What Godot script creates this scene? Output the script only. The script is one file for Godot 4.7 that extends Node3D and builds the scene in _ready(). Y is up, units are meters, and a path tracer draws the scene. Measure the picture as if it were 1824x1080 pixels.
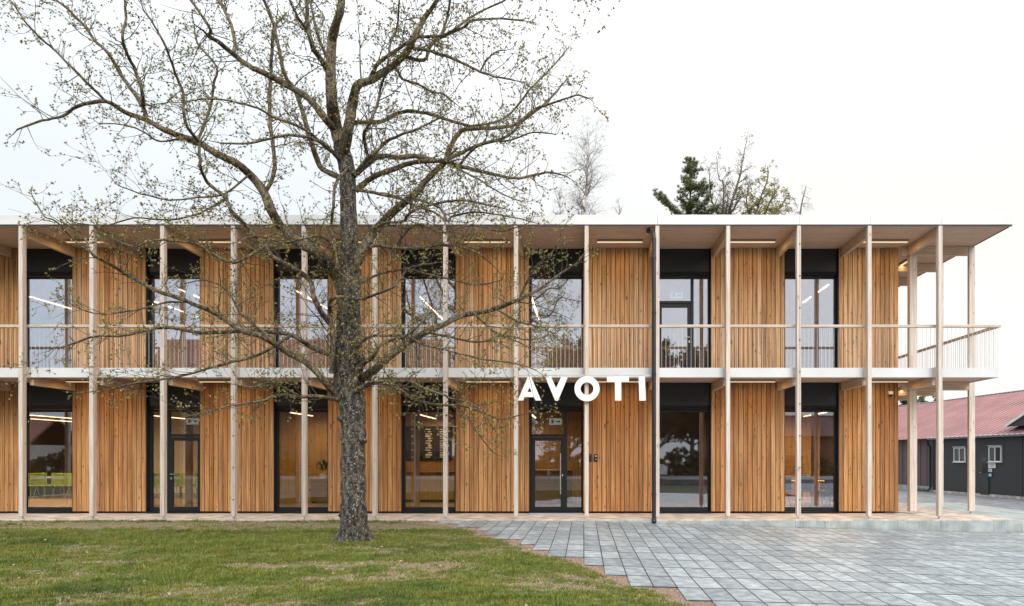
extends Node3D

const F := 1312.0            # focal length in pixels of the photograph
const VX := 1040.0           # vanishing point of the photograph
const VY := 815.0
const EYE := 1.476           # camera height over the terrace, whose top is y = 0
const CAM := 17.5            # camera distance from the column faces (z = 0)
const ZW := -1.84            # face of the timber boarding
const PITCH := 1.683         # column spacing
const UP := 3.62             # upper floor level
const SOF := 6.98            # upper soffit
const LSOF := 3.445          # soffit under the balcony
const XR := 8.27             # right end of the timber wall
const XL := -20.4            # left end of the building

var M := {}
var taken := {}
var rng := RandomNumberGenerator.new()
var blank: ImageTexture

# ---------------------------------------------------------------- mesh builder
class MB:
	var v := PackedVector3Array()
	var n := PackedVector3Array()
	var c := PackedColorArray()
	var u := PackedVector2Array()
	var ix := PackedInt32Array()
	var tint := Color.WHITE
	var use_uv := false

	func poly(p: PackedVector3Array, out: Vector3) -> void:
		var nn := (p[1] - p[0]).cross(p[2] - p[0])
		if nn.length_squared() < 1e-14 and p.size() > 3:
			nn = (p[2] - p[0]).cross(p[3] - p[0])
		nn = nn.normalized()
		var flip := nn.dot(out) < 0.0
		if flip:
			nn = -nn
		var b := v.size()
		for q in p:
			v.append(q)
			n.append(nn)
			c.append(tint)
			if use_uv:
				u.append(Vector2.ZERO)
		for k in range(1, p.size() - 1):
			ix.append(b)
			if flip:
				ix.append(b + k)
				ix.append(b + k + 1)
			else:
				ix.append(b + k + 1)
				ix.append(b + k)

	func quad_uv(a: Vector3, b: Vector3, d: Vector3, e: Vector3, out: Vector3) -> void:
		use_uv = true
		poly(PackedVector3Array([a, b, d, e]), out)
		var s := u.size()
		u[s - 4] = Vector2(0, 1)
		u[s - 3] = Vector2(1, 1)
		u[s - 2] = Vector2(1, 0)
		u[s - 1] = Vector2(0, 0)

	func box(o: Vector3, s: Vector3, e := 0.0, t := Transform3D()) -> void:
		var h := s * 0.5
		e = minf(e, minf(h.x, minf(h.y, h.z)) * 0.9)
		var ctr := t * o
		if e <= 0.0:
			for a in 3:
				for sg in [-1.0, 1.0]:
					var q := PackedVector3Array()
					for k in [[-1, -1], [1, -1], [1, 1], [-1, 1]]:
						var w := Vector3()
						w[a] = sg * h[a]
						w[(a + 1) % 3] = k[0] * h[(a + 1) % 3]
						w[(a + 2) % 3] = k[1] * h[(a + 2) % 3]
						q.append(t * (o + w))
					poly(q, (q[0] + q[2]) * 0.5 - ctr)
			return
		for a in 3:
			var b2 := (a + 1) % 3
			var c2 := (a + 2) % 3
			for sg in [-1.0, 1.0]:
				var q := PackedVector3Array()
				for k in [[-1, -1], [1, -1], [1, 1], [-1, 1]]:
					var w := Vector3()
					w[a] = sg * h[a]
					w[b2] = k[0] * (h[b2] - e)
					w[c2] = k[1] * (h[c2] - e)
					q.append(t * (o + w))
				poly(q, (q[0] + q[2]) * 0.5 - ctr)
			for s1 in [-1.0, 1.0]:
				for s2 in [-1.0, 1.0]:
					var w1 := Vector3()
					w1[b2] = s1 * h[b2]
					w1[c2] = s2 * (h[c2] - e)
					var w2 := Vector3()
					w2[b2] = s1 * (h[b2] - e)
					w2[c2] = s2 * h[c2]
					var l := Vector3()
					l[a] = h[a] - e
					var q := PackedVector3Array([t * (o + w1 - l), t * (o + w1 + l), t * (o + w2 + l), t * (o + w2 - l)])
					poly(q, (q[0] + q[2]) * 0.5 - ctr)
		for sx in [-1.0, 1.0]:
			for sy in [-1.0, 1.0]:
				for sz in [-1.0, 1.0]:
					var g := Vector3(sx, sy, sz)
					var q := PackedVector3Array()
					for a in 3:
						var w := Vector3(sx * (h.x - e), sy * (h.y - e), sz * (h.z - e))
						w[a] = g[a] * h[a]
						q.append(t * (o + w))
					poly(q, q[0] - ctr)

	# a round bar through points
	func tube(p: PackedVector3Array, r: PackedFloat32Array, sides: int, cap := true, rough := 0.0) -> void:
		var m := p.size()
		var base := v.size()
		var side := Vector3.ZERO
		for i in m:
			var d: Vector3
			if i == 0:
				d = p[1] - p[0]
			elif i == m - 1:
				d = p[i] - p[i - 1]
			else:
				d = p[i + 1] - p[i - 1]
			d = d.normalized()
			if i == 0:
				side = d.cross(Vector3(0.31, 0.2, 0.93))
				if side.length() < 0.1:
					side = d.cross(Vector3.RIGHT)
			side = (side - d * side.dot(d)).normalized()
			var up := d.cross(side)
			for k in sides:
				var a := TAU * k / sides
				var o := side * cos(a) + up * sin(a)
				var rr := r[i]
				if rough > 0.0:
					rr *= 1.0 + rough * (sin(k * 2.4 + i * 0.9) * 0.5 + sin(k * 5.1 - i * 1.7) * 0.5)
				v.append(p[i] + o * rr)
				n.append(o)
				c.append(tint)
				if use_uv:
					u.append(Vector2(float(k) / sides, i))
		for i in m - 1:
			for k in sides:
				var k2 := (k + 1) % sides
				var a := base + i * sides + k
				var b := base + i * sides + k2
				ix.append_array(PackedInt32Array([a, a + sides, b, b, a + sides, b + sides]))
		if cap:
			for e in [0, m - 1]:
				var q := PackedVector3Array()
				for k in sides:
					q.append(v[base + e * sides + k])
				poly(q, p[e] - p[1 if e == 0 else m - 2])

	# a flat outline in x and y with depth along z
	func extrude(o: PackedVector2Array, z0: float, z1: float, holes: Array = []) -> void:
		var tri := Geometry2D.triangulate_polygon(o)
		var ctr := Vector2()
		for k in range(0, tri.size(), 3):
			for zz in [[z0, -1.0], [z1, 1.0]]:
				var q := PackedVector3Array()
				for j in 3:
					var w := o[tri[k + j]]
					q.append(Vector3(w.x, w.y, zz[0]))
				poly(q, Vector3(0, 0, zz[1]))
		var cw := Geometry2D.is_polygon_clockwise(o)
		for k in o.size():
			var a := o[k]
			var b := o[(k + 1) % o.size()]
			var e := b - a
			var out := Vector3(e.y, -e.x, 0) * (-1.0 if cw else 1.0)
			poly(PackedVector3Array([Vector3(a.x, a.y, z0), Vector3(b.x, b.y, z0), Vector3(b.x, b.y, z1), Vector3(a.x, a.y, z1)]), out)

	func mesh() -> ArrayMesh:
		var a := []
		a.resize(Mesh.ARRAY_MAX)
		a[Mesh.ARRAY_VERTEX] = v
		a[Mesh.ARRAY_NORMAL] = n
		a[Mesh.ARRAY_COLOR] = c
		if use_uv:
			a[Mesh.ARRAY_TEX_UV] = u
		a[Mesh.ARRAY_INDEX] = ix
		var m := ArrayMesh.new()
		m.add_surface_from_arrays(Mesh.PRIMITIVE_TRIANGLES, a)
		return m

# ---------------------------------------------------------------- naming
func numbered(called: String) -> String:
	if not taken.has(called):
		taken[called] = 0
		return called
	taken[called] += 1
	return "%s_%03d" % [called, taken[called]]

func thing(called: String, label: String, category: String, at := Vector3.ZERO, turn := 0.0, group := "") -> Node3D:
	var o := Node3D.new()
	o.name = numbered(called)
	add_child(o)
	o.position = at
	o.rotation.y = turn
	tag(o, label, category, group)
	return o

func tag(o: Node, label: String, category: String, group := "") -> Node:
	o.set_meta("label", label)
	o.set_meta("category", category)
	if group:
		o.set_meta("group", group)
	return o

func put(m: Mesh, mat: Material, called: String, parent: Node = self, at := Vector3.ZERO) -> MeshInstance3D:
	var o := MeshInstance3D.new()
	o.mesh = m
	o.material_override = mat
	if parent == self:
		o.name = numbered(called)
	else:
		var k := 0
		var nm := called
		var key := str(parent.get_instance_id()) + called
		if taken.has(key):
			taken[key] += 1
			nm = "%s_%03d" % [called, taken[key]]
		else:
			taken[key] = 0
		o.name = nm
	parent.add_child(o, true)
	o.position = at
	return o

func kind(o: Node, k: String) -> Node:
	o.set_meta("kind", k)
	return o

func bx(called: String, mat: Material, parent: Node, o: Vector3, s: Vector3, e := 0.004) -> MeshInstance3D:
	var b := MB.new()
	b.box(Vector3.ZERO, s, e)
	return put(b.mesh(), mat, called, parent, o)

func many(called: String, parent: Node, m: Mesh, mat: Material, where: Array, tints: Array = []) -> MultiMeshInstance3D:
	var mm := MultiMesh.new()
	mm.transform_format = MultiMesh.TRANSFORM_3D
	mm.use_colors = tints.size() > 0
	mm.instance_count = where.size()
	mm.mesh = m
	var wide := 16 if mm.use_colors else 12
	var buf := PackedFloat32Array()
	buf.resize(where.size() * wide)
	for i in where.size():
		var t: Transform3D = where[i]
		var b := i * wide
		buf[b] = t.basis.x.x; buf[b + 1] = t.basis.y.x; buf[b + 2] = t.basis.z.x; buf[b + 3] = t.origin.x
		buf[b + 4] = t.basis.x.y; buf[b + 5] = t.basis.y.y; buf[b + 6] = t.basis.z.y; buf[b + 7] = t.origin.y
		buf[b + 8] = t.basis.x.z; buf[b + 9] = t.basis.y.z; buf[b + 10] = t.basis.z.z; buf[b + 11] = t.origin.z
		if mm.use_colors:
			var q: Color = tints[i]
			buf[b + 12] = q.r; buf[b + 13] = q.g; buf[b + 14] = q.b; buf[b + 15] = 1.0
	mm.buffer = buf
	var o := MultiMeshInstance3D.new()
	o.multimesh = mm
	o.material_override = mat
	o.name = numbered(called) if parent == self else called
	parent.add_child(o, true)
	kind(o, "stuff")
	return o

# ---------------------------------------------------------------- textures and materials
func lin(r: float, g: float, b: float) -> Color:
	return Color(r, g, b).linear_to_srgb()

func noise(sd: int, freq: float, oct := 3) -> FastNoiseLite:
	var f := FastNoiseLite.new()
	f.seed = sd
	f.noise_type = FastNoiseLite.TYPE_SIMPLEX_SMOOTH
	f.frequency = freq
	f.fractal_octaves = oct
	return f

# streaks along v: tone around 1; knots as dark ovals; wraps across u
func wood_image(w: int, h: int, sd: int, streak: float, along: float, strength: float, knots: int, knot_dark: float) -> Image:
	var im := Image.create(w, h, false, Image.FORMAT_RGB8)
	var f1 := noise(sd, 1.0, 3)
	var f2 := noise(sd + 7, 1.0, 2)
	var r := RandomNumberGenerator.new()
	r.seed = sd
	var ks := []
	for k in knots:
		ks.append(Vector3(r.randf() * w, r.randf() * h, r.randf_range(1.2, 3.2)))
	var rows := []
	for x in w:
		var a := TAU * x / w
		var cx := cos(a) * streak
		var cy := sin(a) * streak
		for y in h:
			var t := f1.get_noise_3d(cx, cy, y * along) * 0.75 + f2.get_noise_3d(cx * 0.22, cy * 0.22, y * along * 0.5) * 0.55
			var k := clampf(0.82 + strength * t, 0.2, 1.0)
			im.set_pixel(x, y, Color(k, k * (0.985 + 0.06 * t), k * (0.96 + 0.12 * t)))
	for kk in ks:
		for dx in range(-6, 7):
			for dy in range(-10, 11):
				var px := posmod(int(kk.x) + dx, w)
				var py := int(kk.y) + dy
				if py < 0 or py >= h:
					continue
				var q: float = sqrt(dx * dx + dy * dy * 0.35) / kk.z
				if q < 1.5:
					var m := lerpf(knot_dark, 1.0, smoothstep(0.6, 1.5, q))
					var o := im.get_pixel(px, py)
					im.set_pixel(px, py, Color(o.r * m, o.g * m * lerpf(0.9, 1.0, m), o.b * m))
	return im

func tex(im: Image) -> ImageTexture:
	return ImageTexture.create_from_image(im)

# soft blotches with a fine grain, seamless
func mottled(sd: int, size: int, low: float, fine: float, a_low: float, a_fine: float, mid := 0.85, warm := 0.0) -> Image:
	var n1 := noise(sd, low, 4)
	var n2 := noise(sd + 3, fine, 2)
	var i1 := n1.get_seamless_image(size, size)
	var i2 := n2.get_seamless_image(size, size)
	var im := Image.create(size, size, false, Image.FORMAT_RGB8)
	for y in size:
		for x in size:
			var t := (i1.get_pixel(x, y).r - 0.5) * 2.0
			var k := mid + a_low * t + a_fine * (i2.get_pixel(x, y).r - 0.5) * 2.0
			im.set_pixel(x, y, Color(clampf(k * (1.0 + warm * t), 0, 1), clampf(k, 0, 1), clampf(k * (1.0 - warm * t), 0, 1)))
	return im

func mat(color: Color, rough := 0.7, metal := 0.0, t: Texture2D = null, size := Vector3.ONE, world := true) -> StandardMaterial3D:
	var m := StandardMaterial3D.new()
	m.albedo_color = color
	m.roughness = rough
	m.metallic = metal
	if t:
		m.albedo_texture = t
		m.uv1_triplanar = true
		m.uv1_world_triplanar = world
		m.uv1_triplanar_sharpness = 8.0
		m.uv1_scale = Vector3(1.0 / size.x, 1.0 / size.y, 1.0 / size.z)
	return m

func glow(color: Color, e: float) -> StandardMaterial3D:
	var m := mat(Color(0.9, 0.88, 0.84), 0.5)
	m.emission_enabled = true
	m.emission = color
	m.emission_energy_multiplier = e
	return m

func relief(m: StandardMaterial3D, t: Texture2D, cm: float) -> StandardMaterial3D:
	m.heightmap_enabled = true
	m.heightmap_texture = t
	m.heightmap_scale = cm
	return m

func make_materials() -> void:
	var one := Image.create(4, 4, false, Image.FORMAT_RGB8)
	one.fill(Color.WHITE)
	blank = tex(one)
	var board := wood_image(512, 1024, 11, 34.0, 0.008, 0.32, 190, 0.62)
	var bt := tex(board)
	M.boards = []
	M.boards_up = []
	M.boards_red = []
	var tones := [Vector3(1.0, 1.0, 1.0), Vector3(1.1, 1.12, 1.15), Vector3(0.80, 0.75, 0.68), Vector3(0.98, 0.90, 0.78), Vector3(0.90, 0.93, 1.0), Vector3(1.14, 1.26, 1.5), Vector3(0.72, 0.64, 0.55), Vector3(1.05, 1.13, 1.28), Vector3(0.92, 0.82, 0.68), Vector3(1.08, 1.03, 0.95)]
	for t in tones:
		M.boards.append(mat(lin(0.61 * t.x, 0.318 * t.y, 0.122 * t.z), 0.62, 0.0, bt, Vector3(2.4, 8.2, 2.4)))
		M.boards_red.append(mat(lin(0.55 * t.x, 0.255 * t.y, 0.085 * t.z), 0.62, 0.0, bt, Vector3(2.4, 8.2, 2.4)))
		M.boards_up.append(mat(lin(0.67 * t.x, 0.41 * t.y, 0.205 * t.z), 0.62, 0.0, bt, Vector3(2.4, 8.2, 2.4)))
	var pine := wood_image(256, 512, 31, 22.0, 0.01, 0.15, 26, 0.78)
	var pt := tex(pine)
	var turned: Image = pine.duplicate()
	turned.rotate_90(CLOCKWISE)
	var ht := tex(turned)
	M.column = mat(lin(0.90, 0.82, 0.775), 0.6, 0.0, pt, Vector3(1.3, 4.1, 1.3))
	M.beam = mat(lin(0.82, 0.63, 0.47), 0.6, 0.0, ht, Vector3(3.1, 1.1, 1.1))
	M.rail = mat(lin(0.82, 0.71, 0.63), 0.6, 0.0, ht, Vector3(3.1, 1.1, 1.1))
	M.soffit = mat(lin(0.86, 0.64, 0.51), 0.65, 0.0, ht, Vector3(3.1, 1.4, 1.4))
	M.ply = mat(lin(0.66, 0.42, 0.20), 0.5, 0.0, pt, Vector3(2.1, 4.3, 2.1))
	M.ply_yellow = mat(lin(0.70, 0.46, 0.16), 0.5, 0.0, pt, Vector3(2.1, 4.3, 2.1))
	M.desk = mat(lin(0.32, 0.17, 0.08), 0.4, 0.0, ht, Vector3(3.1, 1.1, 1.1))
	M.post = mat(lin(0.50, 0.28, 0.13), 0.5, 0.0, pt, Vector3(1.3, 4.1, 1.3))
	M.floor = mat(lin(0.42, 0.29, 0.18), 0.4, 0.0, ht, Vector3(3.0, 2.0, 2.0))
	var conc := mottled(41, 512, 0.012, 0.09, 0.16, 0.09, 0.86, 0.02)
	var ct := tex(conc)
	M.concrete = relief(mat(lin(0.72, 0.63, 0.56), 0.85, 0.0, ct, Vector3(3.3, 3.3, 3.3)), ct, 0.4)
	M.step = mat(lin(0.46, 0.52, 0.53), 0.85, 0.0, tex(streaky(77)), Vector3(4.7, 1.2, 4.7))
	var stone := mottled(52, 512, 0.016, 0.11, 0.17, 0.07, 0.84, 0.02)
	var st := tex(stone)
	M.pavers = []
	for t in [Vector3(0.285, 0.325, 0.355), Vector3(0.33, 0.365, 0.395), Vector3(0.25, 0.285, 0.315), Vector3(0.38, 0.42, 0.445), Vector3(0.305, 0.34, 0.365), Vector3(0.27, 0.305, 0.34), Vector3(0.35, 0.385, 0.41)]:
		M.pavers.append(mat(lin(t.x * 1.2, t.y * 1.24, t.z * 1.25), 0.55, 0.0, st, Vector3(1.7, 1.7, 1.7)))
	M.asphalt = mat(lin(0.27, 0.275, 0.29), 0.9, 0.0, ct, Vector3(5.1, 5.1, 5.1))
	var gr := tex(mottled(63, 512, 0.03, 0.28, 0.18, 0.25, 0.72, 0.03))
	M.bed = mat(lin(0.085, 0.08, 0.076), 0.95, 0.0, gr, Vector3(0.7, 0.7, 0.7))
	M.soil = mat(Color.WHITE, 0.95, 0.0, gr, Vector3(0.9, 0.9, 0.9))
	M.soil.vertex_color_use_as_albedo = true
	M.earth = mat(lin(0.09, 0.10, 0.05), 0.95, 0.0, gr, Vector3(1.7, 1.7, 1.7))
	M.grass = mat(Color.WHITE, 0.75)
	M.grass.vertex_color_use_as_albedo = true
	M.grass.backlight_enabled = true
	M.grass.backlight = Color(0.35, 0.35, 0.35)
	M.leaf = mat(Color.WHITE, 0.6)
	M.leaf.vertex_color_use_as_albedo = true
	M.leaf.backlight_enabled = true
	M.leaf.backlight = Color(0.4, 0.4, 0.4)
	M.pebble = mat(Color.WHITE, 0.85)
	M.pebble.vertex_color_use_as_albedo = true
	M.bark = relief(mat(Color.WHITE, 0.9, 0.0, tex(bark_image(5, 0.10, 0.04)), Vector3(0.9, 0.9, 0.9)), tex(bark_height(5)), 3.0)
	M.limb = relief(mat(Color.WHITE, 0.9, 0.0, tex(bark_image(15, 0.06, 0.30)), Vector3(0.8, 0.8, 0.8)), tex(bark_height(15)), 1.5)
	M.twig = mat(lin(0.085, 0.068, 0.045), 0.9)
	M.far_bark = mat(lin(0.12, 0.095, 0.07), 0.9)
	M.pale_twig = mat(lin(0.24, 0.22, 0.21), 0.9)
	M.birch_bark = mat(lin(0.55, 0.52, 0.48), 0.8)
	M.white = mat(lin(0.80, 0.80, 0.80), 0.42)
	M.letter = mat(lin(0.88, 0.88, 0.88), 0.4)
	M.fascia = mat(lin(0.715, 0.735, 0.76), 0.32, 0.0, tex(mottled(88, 256, 0.008, 0.2, 0.035, 0.012, 0.96)), Vector3(2.9, 2.9, 2.9))
	M.drip = mat(lin(0.10, 0.075, 0.07), 0.6)
	M.dark = mat(lin(0.016, 0.019, 0.023), 0.42)
	M.dark.metallic_specular = 0.3
	M.blind = mat(lin(0.011, 0.013, 0.016), 0.5)
	M.backing = mat(lin(0.012, 0.010, 0.009), 0.9)
	M.batten = mat(lin(0.055, 0.033, 0.018), 0.9)
	M.steel = mat(lin(0.55, 0.55, 0.55), 0.35, 0.9)
	M.rod = mat(lin(0.70, 0.69, 0.68), 0.4, 0.4)
	M.zinc = mat(lin(0.50, 0.51, 0.52), 0.5, 0.3)
	M.pipe = mat(lin(0.012, 0.016, 0.022), 0.4)
	M.plaster = mat(lin(0.66, 0.64, 0.60), 0.8)
	M.lamp_case = mat(lin(0.30, 0.28, 0.27), 0.5)
	M.lamp = glow(Color(1.0, 0.85, 0.64), 0.45)
	M.tube = glow(Color(1.0, 0.86, 0.66), 1.7)
	M.exit = glow(Color(0.90, 1.0, 0.96), 0.12)
	M.green = mat(lin(0.23, 0.34, 0.02), 0.5)
	M.blue = mat(lin(0.035, 0.07, 0.14), 0.45)
	M.paper = mat(lin(0.7, 0.7, 0.68), 0.8)
	M.glass_low = mat(Color(0.92, 0.95, 1.0, 0.165), 0.015, 1.0)
	M.glass = mat(Color(0.93, 0.955, 1.0, 0.42), 0.015, 1.0)
	M.glass.albedo_texture = blank
	M.glass.transparency = BaseMaterial3D.TRANSPARENCY_ALPHA
	M.glass_low.albedo_texture = blank
	M.glass_low.transparency = BaseMaterial3D.TRANSPARENCY_ALPHA
	M.far_glass = mat(lin(0.03, 0.035, 0.03), 0.05)

# vertical dirt runs on the concrete edge
func streaky(sd: int) -> Image:
	var im := Image.create(512, 128, false, Image.FORMAT_RGB8)
	var a := noise(sd, 1.0, 3)
	var b := noise(sd + 1, 0.02, 4)
	for x in 512:
		var t := TAU * x / 512.0
		for y in 128:
			var k := a.get_noise_3d(cos(t) * 26.0, sin(t) * 26.0, y * 0.012)
			var q := b.get_noise_3d(cos(t) * 81.0, sin(t) * 81.0, y * 1.0)
			var w := clampf(0.86 + 0.16 * q - 0.42 * maxf(0.0, k - 0.22), 0.15, 1.0)
			im.set_pixel(x, y, Color(w, w * 0.995, w * 0.985))
	return im

# grey brown furrowed bark with pale grey and yellow lichen
func bark_image(sd: int, pale: float, yellow: float) -> Image:
	var s := 512
	var im := Image.create(s, s, false, Image.FORMAT_RGB8)
	var f := noise(sd, 0.020, 4).get_seamless_image(s, s)
	var g := noise(sd + 1, 0.055, 3).get_seamless_image(s, s)
	var h := noise(sd + 2, 0.016, 3).get_seamless_image(s, s)
	for y in s:
		for x in s:
			var k := f.get_pixel(x, (y * 2 / 5) % s).r
			var base := Vector3(0.088, 0.077, 0.066).lerp(Vector3(0.024, 0.021, 0.019), smoothstep(0.35, 0.68, k))
			var l := g.get_pixel(x, y).r
			var big := h.get_pixel(x, y).r
			var p := smoothstep(0.60 - pale * 0.3, 0.70 - pale * 0.3, l) * smoothstep(0.38, 0.66, big)
			base = base.lerp(Vector3(0.36, 0.385, 0.37), p * 0.85)
			var yl := smoothstep(0.70 - yellow * 0.5, 0.80 - yellow * 0.5, g.get_pixel((x + 170) % s, (y + 90) % s).r * 0.5 + h.get_pixel((x + 60) % s, (y + 200) % s).r * 0.55)
			base = base.lerp(Vector3(0.29, 0.185, 0.022), yl * 0.75)
			im.set_pixel(x, y, lin(base.x, base.y, base.z))
	return im

func bark_height(sd: int) -> Image:
	var s := 512
	var im := Image.create(s, s, false, Image.FORMAT_RGB8)
	var f := noise(sd, 0.020, 4).get_seamless_image(s, s)
	for y in s:
		for x in s:
			var k := 1.0 - smoothstep(0.3, 0.72, f.get_pixel(x, (y * 2 / 5) % s).r)
			im.set_pixel(x, y, Color(k, k, k))
	return im

# ================================================================= the scene
func _ready() -> void:
	rng.seed = 4711
	var cam := Camera3D.new()
	cam.name = "camera"
	add_child(cam)
	cam.position = Vector3(0, EYE, CAM)
	cam.projection = Camera3D.PROJECTION_FRUSTUM
	cam.near = 0.1
	cam.far = 600.0
	cam.size = 1080.0 / F * 0.1
	cam.frustum_offset = Vector2(912.0 - VX, VY - 540.0) / F * 0.1
	cam.current = true
	var env := Environment.new()
	env.background_mode = Environment.BG_SKY
	env.tonemap_mode = Environment.TONE_MAPPER_LINEAR
	env.tonemap_exposure = 1.7
	env.sdfgi_enabled = true
	env.ssao_enabled = true
	env.ssil_enabled = true
	var sky := Sky.new()
	var pano := PanoramaSkyMaterial.new()
	pano.panorama = tex(sky_image())
	sky.sky_material = pano
	env.sky = sky
	var we := WorldEnvironment.new()
	we.name = "surroundings"
	we.environment = env
	add_child(we)
	var sun := DirectionalLight3D.new()
	sun.name = "veiled_sun"
	sun.light_energy = 0.48
	sun.light_color = Color(1.0, 0.965, 0.92)
	sun.light_angular_distance = 30.0
	sun.shadow_enabled = true
	sun.rotation_degrees = Vector3(-32, 14, 0)
	add_child(sun)
	make_materials()
	make_ground()
	make_building()
	make_interior()
	make_fittings()
	make_sign()
	make_oak()
	make_barn()
	make_far_trees()
	make_behind()

# thin even cloud: a little brighter overhead, cool to the left, warm and pale to the right
func sky_image() -> Image:
	var w := 512
	var h := 256
	var im := Image.create(w, h, false, Image.FORMAT_RGBF)
	var f := noise(3, 0.9, 4)
	for y in h:
		var el := (0.5 - (y + 0.5) / h) * PI
		for x in w:
			var az := (x + 0.5) / w * TAU
			var d := Vector3(sin(az) * cos(el), sin(el), -cos(az) * cos(el))
			var up := maxf(0.0, d.y)
			var l := 0.60 * (1.0 + 1.4 * smoothstep(0.30, 1.0, up))
			var cl := f.get_noise_3d(d.x * 1.6, d.y * 4.0, d.z * 1.6)
			l *= 1.0 + 0.06 * cl
			var warm := smoothstep(-0.55, 0.45, d.x + 0.10 * cl - 0.25 * up)
			var t := Vector3(0.875, 0.935, 0.985).lerp(Vector3(1.02, 0.995, 0.955), warm)
			im.set_pixel(x, y, Color(l * t.x, l * t.y, l * t.z))
	return im

# ---------------------------------------------------------------- ground
const PW := 0.279
const PL := 0.79
var stair := [-12, -10, -8, -7, -6, -4, -3, -2, 0, 1, 2, 4, 5, 6, 8]
var dry_noise := noise(901, 0.42, 4)
var fine_noise := noise(902, 2.1, 3)
var lump_noise := noise(903, 0.8, 3)

func gh(x: float, _z := 0.0) -> float:
	var s := clampf(x + 0.6, 0.0, 10.4)
	return -0.03 - 0.027 * s * smoothstep(0.0, 1.2, s)

func edge(z: float) -> float:
	var t := clampf((z - 0.4) / PL, 0.0, 13.99)
	return lerpf(stair[int(t)], stair[int(t) + 1], t - int(t)) * PW

func dryness(x: float, z: float) -> float:
	var d := 0.335 + 0.62 * dry_noise.get_noise_2d(x * 0.8, z * 1.5) + 0.42 * fine_noise.get_noise_2d(x * 0.8, z * 1.4)
	d += 0.55 * exp(-pow((z - 1.35) / 0.95, 2.0))
	d -= 0.35 * exp(-pow((z - 3.6) / 1.1, 2.0)) * smoothstep(-3.0, -6.0, x)
	for q in [Vector4(-4.1, 7.3, 1.3, 0.35), Vector4(-3.0, 8.3, 0.9, 0.3), Vector4(-0.9, 8.5, 1.1, 0.3), Vector4(-2.2, 7.1, 0.8, 0.3), Vector4(-3.2, 5.4, 0.9, 0.3)]:
		d += (0.34 + 0.5 * fine_noise.get_noise_2d(x * 0.7, z * 1.3)) * exp(-pow((x - q.x) / q.z, 2.0) - pow((z - q.y) / q.w, 2.0))
	d -= 0.35 * exp(-pow((x + 4.06) / 0.7, 2.0) - pow((z - 4.6) / 0.5, 2.0))
	return clampf(d, 0.0, 1.0)

func lawn_y(x: float, z: float) -> float:
	return gh(x) - 0.012 + 0.028 * lump_noise.get_noise_2d(x, z) * smoothstep(0.1, 0.7, z) * smoothstep(0.1, -0.5, x - edge(z)) + 0.03 * exp(-pow((x + 4.06) / 0.8, 2.0) - pow((z - 4.5) / 0.8, 2.0)) - 0.004 * smoothstep(-0.5, 0.1, x - edge(z))

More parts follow.
